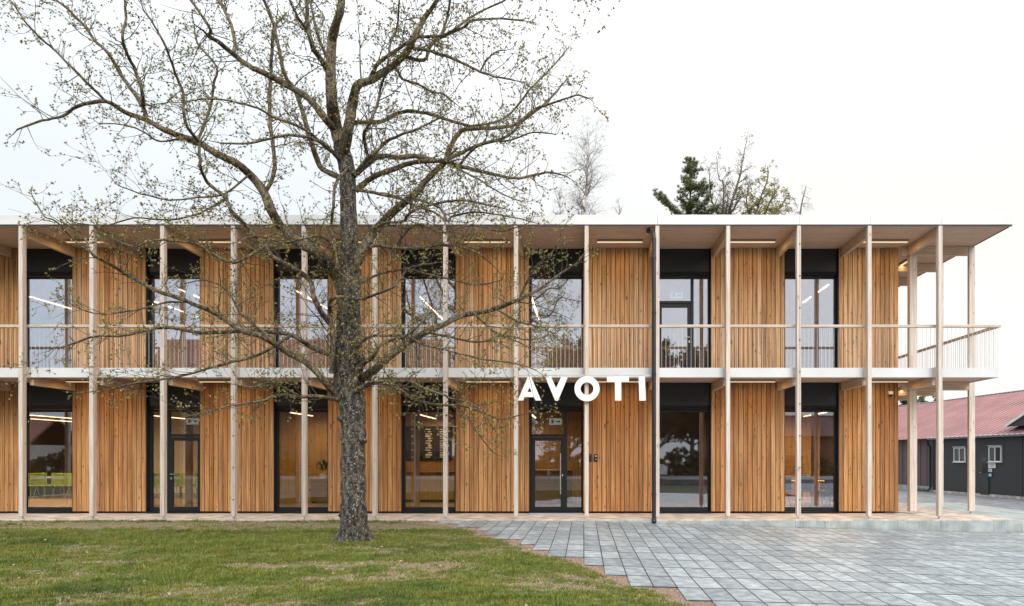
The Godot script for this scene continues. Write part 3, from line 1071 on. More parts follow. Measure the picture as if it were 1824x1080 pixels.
func ceiling_lamp(x: float, y: float, za: float, zb: float, e: float, label: String, group: String) -> void:
	var len := absf(zb - za)
	var t := thing("ceiling_lamp", label, "ceiling light", Vector3(x, y, (za + zb) * 0.5), 0.0, group)
	bx("housing", M.lamp_case, t, Vector3(0, 0.045, 0), Vector3(0.07, 0.05, len), 0.004)
	bx("diffuser", M.tube, t, Vector3(0, 0.008, 0), Vector3(0.058, 0.022, len - 0.02), 0.004)
	bx("hanger", M.steel, t, Vector3(0, 0.23, -len * 0.35), Vector3(0.008, 0.32, 0.008), 0.0)
	bx("hanger", M.steel, t, Vector3(0, 0.23, len * 0.35), Vector3(0.008, 0.32, 0.008), 0.0)
	lamp(t, Vector2(0.06, len), e, Vector3(0, -0.01, 0))

func chair(called: String, label: String, at: Vector3, turn: float, m: Material, leg_m: Material, group: String) -> Node3D:
	var t := thing(called, label, "chair", at, turn, group)
	var s := MB.new()
	s.box(Vector3(0, 0.45, 0.0), Vector3(0.46, 0.05, 0.44), 0.015)
	put(s.mesh(), m, "seat", t)
	# a shell back, curved across
	var b := MB.new()
	for k in 6:
		var a := -0.5 + k / 5.0
		b.box(Vector3(a * 0.42, 0.68, 0.20 - 0.10 * a * a), Vector3(0.088, 0.42, 0.018), 0.006, Transform3D(Basis(), Vector3.ZERO))
	put(b.mesh(), m, "backrest", t)
	for sx in [-1.0, 1.0]:
		for sz in [-1.0, 1.0]:
			var l := MB.new()
			l.tube(PackedVector3Array([Vector3(sx * 0.15, 0.44, sz * 0.14), Vector3(sx * 0.22, 0.0, sz * 0.23)]), PackedFloat32Array([0.012, 0.010]), 6)
			put(l.mesh(), leg_m, "leg", t)
		var u := MB.new()
		u.tube(PackedVector3Array([Vector3(sx * 0.17, 0.44, 0.16), Vector3(sx * 0.17, 0.80, 0.20)]), PackedFloat32Array([0.010, 0.009]), 6)
		put(u.mesh(), leg_m, "back_stay", t)
	return t

func table(label: String, at: Vector3, size: Vector3, m: Material, group := "") -> void:
	var t := thing("table", label, "table", at, 0.0, group)
	bx("tabletop", m, t, Vector3(0, size.y - 0.015, 0), Vector3(size.x, 0.03, size.z), 0.006)
	for sx in [-1.0, 1.0]:
		for sz in [-1.0, 1.0]:
			bx("leg", M.dark, t, Vector3(sx * (size.x * 0.5 - 0.08), (size.y - 0.03) * 0.5, sz * (size.z * 0.5 - 0.07)), Vector3(0.05, size.y - 0.03, 0.05), 0.005)

func make_interior() -> void:
	# partitions: a timber lined room, a hall, a dark wall with notices
	bx("partition", M.plaster, house, Vector3(-9.98, 1.64, -5.5), Vector3(0.12, 3.2, 6.6), 0.0)
	bx("partition", M.ply, house, Vector3(-6.3, 1.64, -4.9), Vector3(0.12, 3.2, 5.2), 0.0)
	bx("partition", M.ply_yellow, house, Vector3(-8.12, 1.64, -6.2), Vector3(3.55, 3.2, 0.12), 0.0)
	bx("partition", M.ply, house, Vector3(-2.6, 1.64, -7.5), Vector3(7.4, 3.2, 0.12), 0.0)
	bx("partition", M.plaster, house, Vector3(1.2, 1.64, -6.6), Vector3(0.12, 3.2, 8.6), 0.0)
	bx("partition", M.plaster, house, Vector3(4.9, 1.64, -8.6), Vector3(0.12, 3.2, 5.6), 0.0)
	bx("partition", M.ply, house, Vector3(6.7, 1.64, -7.6), Vector3(2.7, 3.2, 0.12), 0.0)
	bx("partition", M.plaster, house, Vector3(-6.0, 5.25, -10.2), Vector3(28.0, 3.2, 0.12), 0.0)
	bx("lower_ceiling", M.ply, house, Vector3((XL + XR) * 0.5, 3.222, -7.0), Vector3(XR - XL - 0.6, 0.03, 9.5), 0.0)
	for x in [-11.15, -4.72, 3.35, 6.52]:
		for s in 2:
			bx("inner_post", M.post, house, Vector3(x, 1.63 if s == 0 else 5.25, -3.3), Vector3(0.15, 3.1 if s == 0 else 3.2, 0.15), 0.006)
	# lights
	var up := [[-17.4, -5.6, -9.6, "far left upstairs, before the leftmost balcony window"], [-13.9, -4.6, -9.0, "upstairs, left one behind the second window from the left"], [-12.15, -4.6, -8.4, "upstairs, right one behind the second window from the left"], [-8.7, -4.8, -8.8, "upstairs, behind the window left of the oak trunk"], [-5.15, -5.0, -9.4, "upstairs, behind the window right of the oak trunk"], [-1.65, -4.9, -9.4, "upstairs, above the entrance door"], [7.15, -4.0, -6.5, "upstairs, behind the rightmost window"]]
	for q in up:
		ceiling_lamp(q[0], 6.52, q[1], q[2], 3.0, "slim glowing ceiling light " + q[3], "slim ceiling lights upstairs")
	var down := [[-20.0, -6.6, -9.0, "far left in the canteen, nearest the edge"], [-18.4, -7.0, -9.0, "in the canteen behind the leftmost window"], [-16.85, -4.9, -8.0, "in the canteen left of the glazed side door"], [-13.25, -5.2, -8.8, "in the canteen over the glazed side door"], [-8.4, -3.6, -5.3, "in the timber lined room left of the trunk"], [-4.93, -3.9, -7.0, "before the dark notice wall"], [-1.57, -3.6, -6.4, "in the entrance hall"], [6.9, -3.4, -5.6, "in the meeting room at the right corner"]]
	var pw := [6.0, 6.0, 6.0, 6.0, 2.4, 2.6, 2.6, 14.0]
	for k in down.size():
		var q = down[k]
		ceiling_lamp(q[0], 2.75, q[1], q[2], pw[k], "slim warm ceiling light downstairs " + q[3], "slim ceiling lights downstairs")
	# canteen: two long tables with a row of green chairs
	var n := 0
	for k in 3:
		table("long pale canteen table behind the green chairs, %s" % ["at the far left", "in the middle, behind the leftmost window", "on the right, by the glazed side door"][k], Vector3(-18.6 + k * 2.55, 0.04, -8.9), Vector3(2.45, 0.74, 0.8), M.ply_yellow, "canteen tables")
	var place := ["first", "second", "third", "fourth", "fifth", "sixth", "seventh", "eighth", "ninth", "tenth", "eleventh", "twelfth", "thirteenth"]
	var first: Node3D
	for k in 13:
		var lab: String = "green shell chair at the canteen tables, %s from the left" % place[k]
		if k == 0:
			first = chair("green_chair", lab, Vector3(-19.4, 0.04, -8.25), 0.0, M.green, M.green, "green canteen chairs")
		else:
			var o: Node3D = first.duplicate()
			o.name = numbered("green_chair")
			add_child(o)
			o.position = Vector3(-19.4 + k * 0.56, 0.04, -8.25 + rng.randf_range(-0.06, 0.06))
			o.rotation.y = rng.randf_range(-0.15, 0.15)
			tag(o, lab, "chair", "green canteen chairs")
	var sh := thing("shelf", "tall pale shelf with books against the canteen wall by the side door", "shelf", Vector3(-13.6, 0.04, -10.9))
	for s in [-1.0, 1.0]:
		bx("side", M.ply, sh, Vector3(s * 0.72, 1.05, 0), Vector3(0.04, 2.1, 0.35), 0.0)
	for k in 6:
		bx("shelf_board", M.ply, sh, Vector3(0, 0.06 + k * 0.4, 0), Vector3(1.4, 0.03, 0.34), 0.0)
	for k in 5:
		for j in 9:
			if (j * 7 + k * 3) % 5 == 0:
				continue
			bx("book", [M.paper, M.desk, M.blue, M.plaster, M.green][(j + k * 2) % 5], sh, Vector3(-0.58 + j * 0.145, 0.075 + k * 0.4 + 0.13, 0.02), Vector3(0.10, 0.24 + 0.03 * ((j * k) % 3), 0.2), 0.0)
	# timber lined room: sideboard and plant, door seam with handle
	var sb := thing("sideboard", "low brown sideboard in the timber lined room left of the trunk", "sideboard", Vector3(-8.45, 0.04, -5.6))
	sb.position.x = -8.25
	bx("body", M.desk, sb, Vector3(0.3, 0.42, 0), Vector3(1.1, 0.72, 0.42), 0.006)
	for k in 2:
		bx("door", M.desk, sb, Vector3(0.03 + k * 0.54, 0.42, 0.216), Vector3(0.52, 0.66, 0.016), 0.004)
	for sx in [-0.2, 0.8]:
		bx("leg", M.dark, sb, Vector3(sx, 0.03, 0), Vector3(0.05, 0.06, 0.36), 0.0)
	var pl := thing("potted_plant", "dark leafy plant in a pale bowl on the brown sideboard", "plant", Vector3(-8.15, 0.82, -5.6))
	var pb := MB.new()
	pb.tube(PackedVector3Array([Vector3(0, 0, 0), Vector3(0, 0.02, 0), Vector3(0, 0.10, 0), Vector3(0, 0.16, 0)]), PackedFloat32Array([0.08, 0.11, 0.14, 0.14]), 16)
	put(pb.mesh(), M.plaster, "pot", pl)
	var lv := MB.new()
	for k in 46:
		var a := rng.randf() * TAU
		var d := Vector3(cos(a), rng.randf_range(0.6, 2.6), sin(a)).normalized()
		var p := Vector3(0, 0.16, 0) + d * rng.randf_range(0.08, 0.34)
		var s := d.cross(Vector3.UP).normalized() * 0.03
		lv.poly(PackedVector3Array([p, p + d * 0.06 + s, p + d * 0.16, p + d * 0.06 - s]), Vector3.UP)
	put(lv.mesh(), mat(lin(0.018, 0.04, 0.02), 0.5), "leaves", pl)
	bx("inner_handle", M.steel, house, Vector3(-9.17, 1.05, -6.10), Vector3(0.12, 0.02, 0.03), 0.004)
	bx("door_seam", M.backing, house, Vector3(-9.26, 1.1, -6.136), Vector3(0.008, 2.1, 0.006), 0.0)
	bx("door_seam", M.backing, house, Vector3(-9.86, 1.1, -6.136), Vector3(0.008, 2.1, 0.006), 0.0)
	bx("socket", M.dark, house, Vector3(-8.75, 0.42, -6.133), Vector3(0.13, 0.08, 0.012), 0.0)
	# hall: notice wall, counter, reception desk
	var nb := thing("notice_wall", "dark board with pale printed columns behind the window right of the trunk", "notice board", Vector3(-5.25, 1.95, -7.40))
	bx("board", M.backing, nb, Vector3(0, 0, 0), Vector3(1.6, 1.15, 0.03), 0.0)
	for c in 3:
		for k in 13:
			bx("text_line", M.paper, nb, Vector3(-0.52 + c * 0.50 + 0.03 * ((k * 5) % 3), 0.47 - k * 0.078, 0.018), Vector3([0.10, 0.22, 0.30][c] - 0.05 * ((k * 7 + c) % 3), 0.035 if k % 4 != 3 else 0.07, 0.006), 0.0)
	var ct := thing("counter", "low yellow and brown timber counter below the notice board", "counter", Vector3(-5.0, 0.04, -6.3))
	bx("front", M.ply_yellow, ct, Vector3(0, 0.5, 0.0), Vector3(1.9, 0.84, 0.5), 0.006)
	bx("top", M.desk, ct, Vector3(0, 0.95, 0.02), Vector3(2.0, 0.05, 0.6), 0.006)
	bx("plinth", M.dark, ct, Vector3(0, 0.04, -0.02), Vector3(1.8, 0.08, 0.44), 0.0)
	var de := thing("reception_desk", "dark brown reception desk behind the glazed entrance door", "desk", Vector3(-1.2, 0.04, -5.4))
	bx("front", M.desk, de, Vector3(0, 0.52, 0.28), Vector3(1.7, 1.0, 0.05), 0.006)
	for s in [-1.0, 1.0]:
		bx("side", M.desk, de, Vector3(s * 0.82, 0.52, -0.05), Vector3(0.05, 1.0, 0.6), 0.006)
	bx("top", M.ply, de, Vector3(0, 1.04, 0.0), Vector3(1.75, 0.04, 0.7), 0.006)
	# meeting room: table, dark blue chairs, board and low cupboard
	table("small timber meeting table in the room at the right corner", Vector3(6.5, 0.04, -4.6), Vector3(1.7, 0.74, 0.85), M.ply)
	var blue: Node3D
	var spots := [[5.75, -4.0, 0.1], [6.45, -3.95, -0.2], [7.05, -3.9, 0.5], [7.55, -4.5, 1.4], [5.95, -5.25, 3.2], [6.9, -5.3, 3.0]]
	var lab2 := ["front left, nearest the glass", "front middle, nearest the glass", "front right, turned a little", "at the right end of the table", "behind the table on the left", "behind the table on the right"]
	for k in spots.size():
		var q = spots[k]
		var l: String = "dark blue chair in the corner meeting room, " + lab2[k]
		if k == 0:
			blue = chair("blue_chair", l, Vector3(q[0], 0.04, q[1]), q[2], M.blue, M.blue, "blue meeting room chairs")
		else:
			var o: Node3D = blue.duplicate()
			o.name = numbered("blue_chair")
			add_child(o)
			o.position = Vector3(q[0], 0.04, q[1])
			o.rotation.y = q[2]
			tag(o, l, "chair", "blue meeting room chairs")
	bx("cupboard_body", M.desk, thing("cupboard", "dark brown low cupboard against the rear wall of the meeting room", "cupboard", Vector3(6.75, 0.04, -7.2)), Vector3(0, 0.75, 0), Vector3(1.1, 1.5, 0.4), 0.006)
	bx("panel", mat(lin(0.16, 0.30, 0.40), 0.5), thing("pale_blue_screen", "pale blue standing screen at the left of the meeting room", "screen", Vector3(5.85, 0.04, -6.9)), Vector3(0, 0.9, 0), Vector3(0.7, 1.5, 0.05), 0.006)
	# green lit exit signs hanging inside
	for q in [[-10.9, 2.48, -3.0, "pale green exit sign inside, above the glazed side door on the left"], [-0.78, 2.46, -2.75, "pale green exit sign inside, above the entrance door"], [2.55, 5.93, -2.75, "white exit sign inside, above the upstairs balcony door"]]:
		var t := thing("exit_sign", q[3], "exit sign", Vector3(q[0], q[1], q[2]), 0.0, "exit signs")
		bx("case", M.paper, t, Vector3(0, 0, -0.02), Vector3(0.36, 0.19, 0.03), 0.004)
		bx("lit_face", M.exit, t, Vector3(0, 0, 0.0), Vector3(0.34, 0.17, 0.008), 0.002)
		var a := MB.new()
		a.extrude(PackedVector2Array([Vector2(0.02, 0.02), Vector2(0.09, 0.02), Vector2(0.09, 0.05), Vector2(0.14, 0.0), Vector2(0.09, -0.05), Vector2(0.09, -0.02), Vector2(0.02, -0.02)]), 0.004, 0.007)
		a.box(Vector3(-0.08, 0, 0.0055), Vector3(0.06, 0.11, 0.003))
		put(a.mesh(), mat(lin(0.25, 0.5, 0.36), 0.5), "arrow", t)
		bx("rod", M.steel, t, Vector3(0, 0.27, -0.02), Vector3(0.01, 0.36, 0.01), 0.0)

# ---------------------------------------------------------------- fittings on the outside
func make_fittings() -> void:
	var ord := ["rightmost", "second from the right", "third from the right", "fourth from the right", "fifth from the right", "sixth from the right", "seventh from the right", "eighth from the right"]
	var m := MB.new()
	m.box(Vector3(0, 0.035, 0), Vector3(1.16, 0.05, 0.085), 0.004)
	var case_m := m.mesh()
	var d := MB.new()
	d.box(Vector3(0, 0.002, 0), Vector3(1.14, 0.014, 0.072), 0.003)
	var dif := d.mesh()
	for s in 2:
		for k in 7:
			var x := 7.62 - 3.355 * k
			var y := (LSOF if s == 0 else SOF) - 0.064
			var z := -1.12
			var t := thing("gallery_lamp", "flat warm strip light under the %s, %s" % ["balcony" if s == 0 else "roof", ord[k]], "strip light", Vector3(x, y, z), 0.0, "strip lights under the %s" % ["balcony" if s == 0 else "roof"])
			put(case_m, M.lamp_case, "housing", t)
			put(dif, M.lamp, "diffuser", t)
			lamp(t, Vector2(1.1, 0.06), 0.6, Vector3(0, -0.013, 0))
	for s in 2:
		for k in 2:
			var y := (LSOF if s == 0 else SOF) - 0.064
			var t := thing("gallery_lamp", "strip light under the side %s, %s the corner" % ["balcony" if s == 0 else "roof", "nearer" if k == 0 else "farther from"], "strip light", Vector3(9.0, y, -3.3 - k * 3.4), PI / 2, "strip lights of the side gallery")
			put(case_m, M.lamp_case, "housing", t)
			put(dif, M.lamp, "diffuser", t)
			lamp(t, Vector2(1.1, 0.06), 0.25, Vector3(0, -0.013, 0))
	var c := thing("security_camera", "small white dome camera high on the boards by the right corner", "camera", Vector3(8.02, 3.14, ZW))
	bx("mount", M.white, c, Vector3(0, 0.03, 0.03), Vector3(0.09, 0.09, 0.06), 0.01)
	var cb := MB.new()
	cb.tube(PackedVector3Array([Vector3(0, 0.06, 0.10), Vector3(0, 0.04, 0.10), Vector3(0, -0.02, 0.10)]), PackedFloat32Array([0.05, 0.065, 0.065]), 16)
	put(cb.mesh(), M.white, "housing", c)
	var sb := SphereMesh.new()
	sb.radius = 0.05
	sb.height = 0.10
	put(sb, M.dark, "dome", c, Vector3(0, -0.02, 0.10))
	var ic := thing("intercom", "black intercom with round eye on the boards right of the entrance", "intercom", Vector3(0.315, 1.46, ZW))
	bx("body", M.dark, ic, Vector3(0, 0, 0.015), Vector3(0.10, 0.20, 0.03), 0.008)
	var eye := MB.new()
	eye.tube(PackedVector3Array([Vector3(0, 0.05, 0.03), Vector3(0, 0.05, 0.036)]), PackedFloat32Array([0.028, 0.026]), 14)
	eye.tube(PackedVector3Array([Vector3(0, -0.035, 0.03), Vector3(0, -0.035, 0.034)]), PackedFloat32Array([0.018, 0.018]), 14)
	put(eye.mesh(), M.lamp_case, "eye", ic)
	var rd := thing("card_reader", "narrow black card reader left of the intercom", "card reader", Vector3(0.175, 1.46, ZW))
	bx("body", M.dark, rd, Vector3(0, 0, 0.012), Vector3(0.065, 0.20, 0.024), 0.008)
	bx("indicator", M.lamp_case, rd, Vector3(0, 0.06, 0.0255), Vector3(0.02, 0.006, 0.004), 0.0)
	var gr := thing("entrance_grate", "grey metal foot grate on the terrace before the entrance door", "foot grate", Vector3(-0.74, 0.0, -1.52))
	var fr := MB.new()
	for s in [-1.0, 1.0]:
		fr.box(Vector3(s * 0.70, 0.006, 0), Vector3(0.02, 0.014, 0.58))
		fr.box(Vector3(0, 0.006, s * 0.30), Vector3(1.42, 0.014, 0.02))
	put(fr.mesh(), M.zinc, "frame", gr)
	var bar := MB.new()
	bar.box(Vector3.ZERO, Vector3(0.010, 0.014, 0.58))
	var bm := bar.mesh()
	for k in 30:
		put(bm, M.zinc, "bar", gr, Vector3(-0.672 + k * 0.0464, 0.007, 0))
	for k in 4:
		bx("crossbar", M.zinc, gr, Vector3(0, 0.005, -0.22 + k * 0.147), Vector3(1.38, 0.008, 0.008), 0.0)

# letters of the sign, hung before the gallery edge
func make_sign() -> void:
	var sign_o := thing("name_sign", "white block letters AVOTI hung before the balcony edge over the entrance", "sign", Vector3(0, 0, 0.08))
	var s := 75.35
	var a := MB.new()
	var P := func(px: float, py: float) -> Vector2: return Vector2((900.0 + px / 6.514 - VX) / s, EYE + (VY - 650.0 - py / 6.514) / s)
	# A: with its small triangular eye, in three convex pieces that meet edge to edge
	var t := [P.call(262, 142), P.call(300, 142), P.call(418, 416), P.call(352, 416), P.call(334, 376), P.call(224, 376), P.call(208, 416), P.call(146, 416)]
	var eye := [P.call(283, 262), P.call(306, 317), P.call(258, 317)]
	a.extrude(PackedVector2Array([t[0], t[1], eye[0], eye[2], t[5], t[6], t[7]]), -0.035, 0.035)
	a.extrude(PackedVector2Array([t[1], t[2], t[3], t[4], t[5], eye[2], eye[1], eye[0]]), -0.035, 0.035)
	put(a.mesh(), M.letter, "letter", sign_o)
	var v := MB.new()
	v.extrude(PackedVector2Array([P.call(466, 150), P.call(528, 130), P.call(590, 272), P.call(652, 140), P.call(724, 150), P.call(612, 418), P.call(580, 418)]), -0.035, 0.035)
	put(v.mesh(), M.letter, "letter", sign_o)
	var o := MB.new()
	var ctr: Vector2 = P.call(949, 279)
	var ro := 146.0 / 6.514 / s
	var ri := 74.0 / 6.514 / s
	for k in 40:
		var a0 := TAU * k / 40.0
		var a1 := TAU * (k + 1) / 40.0
		var d0 := Vector2(cos(a0), sin(a0))
		var d1 := Vector2(cos(a1), sin(a1))
		var q := [ctr + d0 * ri, ctr + d0 * ro, ctr + d1 * ro, ctr + d1 * ri]
		for z in [-0.035, 0.035]:
			o.poly(PackedVector3Array([Vector3(q[0].x, q[0].y, z), Vector3(q[1].x, q[1].y, z), Vector3(q[2].x, q[2].y, z), Vector3(q[3].x, q[3].y, z)]), Vector3(0, 0, z))
		o.poly(PackedVector3Array([Vector3(q[1].x, q[1].y, -0.035), Vector3(q[1].x, q[1].y, 0.035), Vector3(q[2].x, q[2].y, 0.035), Vector3(q[2].x, q[2].y, -0.035)]), Vector3(d0.x, d0.y, 0))
		o.poly(PackedVector3Array([Vector3(q[0].x, q[0].y, -0.035), Vector3(q[0].x, q[0].y, 0.035), Vector3(q[3].x, q[3].y, 0.035), Vector3(q[3].x, q[3].y, -0.035)]), Vector3(-d0.x, -d0.y, 0))
	put(o.mesh(), M.letter, "letter", sign_o)
	var tt := MB.new()
	tt.extrude(PackedVector2Array([P.call(1181, 140), P.call(1434, 136), P.call(1434, 196), P.call(1346, 198), P.call(1346, 416), P.call(1274, 416), P.call(1272, 199), P.call(1181, 200)]), -0.035, 0.035)
	put(tt.mesh(), M.letter, "letter", sign_o)
	var ii := MB.new()
	ii.extrude(PackedVector2Array([P.call(1548, 140), P.call(1620, 138), P.call(1630, 416), P.call(1556, 418)]), -0.035, 0.035)
	put(ii.mesh(), M.letter, "letter", sign_o)
	# the rail that carries them, behind the letters
	bx("carrier", M.zinc, sign_o, Vector3(-0.04, 3.425, -0.1), Vector3(3.3, 0.03, 0.03), 0.003)
	for x in [-1.28, -0.67, 0.07, 0.80, 1.36]:
		bx("bracket", M.zinc, sign_o, Vector3(x, 3.425, -0.066), Vector3(0.03, 0.03, 0.068), 0.0)

# ---------------------------------------------------------------- trees
# A grown tree collects its twigs in one mesh and its leaves as copies.
class Growth:
	var wood: MB = MB.new()
	var leaf: Array = []
	var tint: Array = []
	var r := RandomNumberGenerator.new()
	var bend := 0.28
	var lift := 0.06
	var leaf_from := 1
	var leaf_step := 0.11
	var leaf_size := 1.0
	var thin := 0.0045
	var kids := 4
	var depth := 2
	var colors := [Vector3(0.16, 0.15, 0.05), Vector3(0.10, 0.095, 0.04), Vector3(0.20, 0.19, 0.06)]
	var sides := 3

	func any() -> Vector3:
		return Vector3(r.randf_range(-1, 1), r.randf_range(-1, 1), r.randf_range(-1, 1))

	func put_leaf(p: Vector3, d: Vector3) -> void:
		var s := leaf_size * r.randf_range(0.55, 1.25)
		var x := (any() + Vector3.UP * 0.2).normalized()
		var y := (d + any() * 0.7 + Vector3.UP * 0.3).normalized()
		var z := x.cross(y).normalized()
		x = y.cross(z)
		leaf.append(Transform3D(Basis(x, y, z).scaled(Vector3.ONE * s), p))
		var a: Vector3 = colors[r.randi() % colors.size()]
		var b: Vector3 = colors[r.randi() % colors.size()]
		var q := a.lerp(b, r.randf()) * r.randf_range(0.8, 1.2)
		tint.append(Color(q.x, q.y, q.z))

	func grow(p: Vector3, d: Vector3, length: float, rad: float, level: int) -> void:
		var n := clampi(int(length / 0.13), 3, 7)
		var step := length / n
		var pts := PackedVector3Array([p])
		var rr := PackedFloat32Array([maxf(rad, thin)])
		var dirs := [d]
		for k in n:
			d = (d + any() * bend + Vector3.UP * lift).normalized()
			p += d * step
			pts.append(p)
			rr.append(maxf(rad * (1.0 - 0.75 * (k + 1) / n), thin * 0.8))
			dirs.append(d)
		wood.tube(pts, rr, 4 if rad > 0.012 else sides, false)
		if level < depth:
			var m := kids + r.randi() % 3 - 1
			m = clampi(int(m * clampf(length / 0.7, 0.5, 2.0)), 2, 9)
			for j in m:
				var t := r.randf_range(0.25, 0.97)
				var f := t * n
				var i := mini(int(f), n - 1)
				var q: Vector3 = pts[i].lerp(pts[i + 1], f - i)
				var side := any()
				side = (side - d * side.dot(d)).normalized()
				var nd: Vector3 = (Vector3(dirs[i]) * r.randf_range(0.5, 1.1) + side * 0.9).normalized()
				grow(q, nd, length * r.randf_range(0.30, 0.58), rr[i] * 0.6, level + 1)
		if level >= leaf_from:
			put_leaf(p, d)
			var m := int(length / leaf_step)
			for j in m:
				var t := r.randf_range(0.3, 1.0) * n
				var i := mini(int(t), n - 1)
				put_leaf(pts[i].lerp(pts[i + 1], t - i), dirs[i])

func sprig_mesh(leaves: int, long: float, wide: float) -> ArrayMesh:
	var b := MB.new()
	for k in leaves:
		var a := TAU * k / leaves + 0.4 * (k % 2)
		var d := Vector3(cos(a) * 0.8, 0.75 + 0.5 * (k % 3), sin(a) * 0.8).normalized()
		var s := d.cross(Vector3.UP).normalized() * wide
		var up := s.cross(d).normalized() * wide * 0.5
		var sh := 0.85 + 0.3 * ((k * 5) % 3) / 2.0
		b.tint = Color(sh, sh, sh)
		b.poly(PackedVector3Array([Vector3.ZERO, d * long * 0.5 + s + up, d * long]), up + Vector3(0, 0.01, 0))
		b.poly(PackedVector3Array([Vector3.ZERO, d * long, d * long * 0.5 - s + up]), up + Vector3(0, 0.01, 0))
	return b.mesh()

# from the photograph's columns and rows, at a depth of its own, to a point in the world
func at_depth(px: float, py: float, z: float) -> Vector3:
	return Vector3((px - VX) * (CAM - z) / F, EYE + (VY - py) * (CAM - z) / F, z)

func smooth_line(p: PackedVector3Array, r: PackedFloat32Array, cuts: int, jit: float) -> Array:
	var q := PackedVector3Array()
	var s := PackedFloat32Array()
	var m := p.size()
	for i in m - 1:
		var a := p[maxi(i - 1, 0)]
		var b := p[i]
		var c := p[i + 1]
		var d := p[mini(i + 2, m - 1)]
		for k in cuts:
			var t := float(k) / cuts
			var o := b.cubic_interpolate(c, a, d, t)
			if i + k > 0:
				o += Vector3(rng.randf_range(-1, 1), rng.randf_range(-1, 1), rng.randf_range(-1, 1)) * jit
			q.append(o)
			s.append(lerpf(r[i], r[i + 1], t) * rng.randf_range(0.94, 1.07))
	q.append(p[m - 1])
	s.append(r[m - 1])
	return [q, s]

var oak: Node3D
var oak_g: Growth

# w0 and w1: thickness in pixels of the photograph at both ends; z0 and z1: depth at both ends
func limb(xy: Array, w0: float, w1: float, z0: float, z1: float, twigs := 1.0) -> void:
	var p := PackedVector3Array()
	var r := PackedFloat32Array()
	var m := xy.size() / 2
	for i in m:
		var t := float(i) / (m - 1)
		var z := lerpf(z0, z1, pow(t, 0.8)) + (0.22 * sin(i * 1.9 + w0 + z1) if i > 0 else 0.0)
		p.append(at_depth(xy[i * 2], xy[i * 2 + 1], z))
		r.append(lerpf(w0, w1, t) * 0.5 * (CAM - z) / F)
	var sm := smooth_line(p, r, 4, 0.006)
	var q: PackedVector3Array = sm[0]
	var s: PackedFloat32Array = sm[1]
	var b := MB.new()
	b.tube(q, s, 9 if w0 > 9 else 7, true, 0.07)
	put(b.mesh(), M.limb, "branch", oak)
	var g := oak_g
	var acc := 0.0
	for i in range(1, q.size()):
		var seg := q[i].distance_to(q[i - 1])
		acc += seg * twigs
		var d := (q[i] - q[i - 1]).normalized()
		var thick := s[i]
		var gap := 0.118 + 1.6 * maxf(0.0, thick - 0.035)
		while acc > gap:
			acc -= gap
			var side := g.any()
			side = (side - d * side.dot(d)).normalized()
			side = (side + Vector3.UP * 0.25).normalized()
			var t := float(i) / q.size()
			var l := g.r.randf_range(0.22, 0.75) * (1.05 - 0.35 * t)
			if g.r.randf() < 0.10:
				l *= 1.8
			g.grow(q[i] + d * g.r.randf_range(-0.05, 0.05), (d * g.r.randf_range(0.2, 1.1) + side).normalized(), l, minf(thick * 0.45, 0.006 + 0.007 * l), 0)
	var e := q.size() - 1
	g.grow(q[e], (q[e] - q[e - 2]).normalized(), 0.32, s[e] * 0.8, 0)
	if xy[m * 2 - 1] < 4:
		# it goes on above the picture
		for k in 3:
			g.grow(q[e], ((q[e] - q[e - 2]).normalized() + g.any() * 0.4).normalized(), g.r.randf_range(1.2, 2.2), s[e] * 0.7, 0)

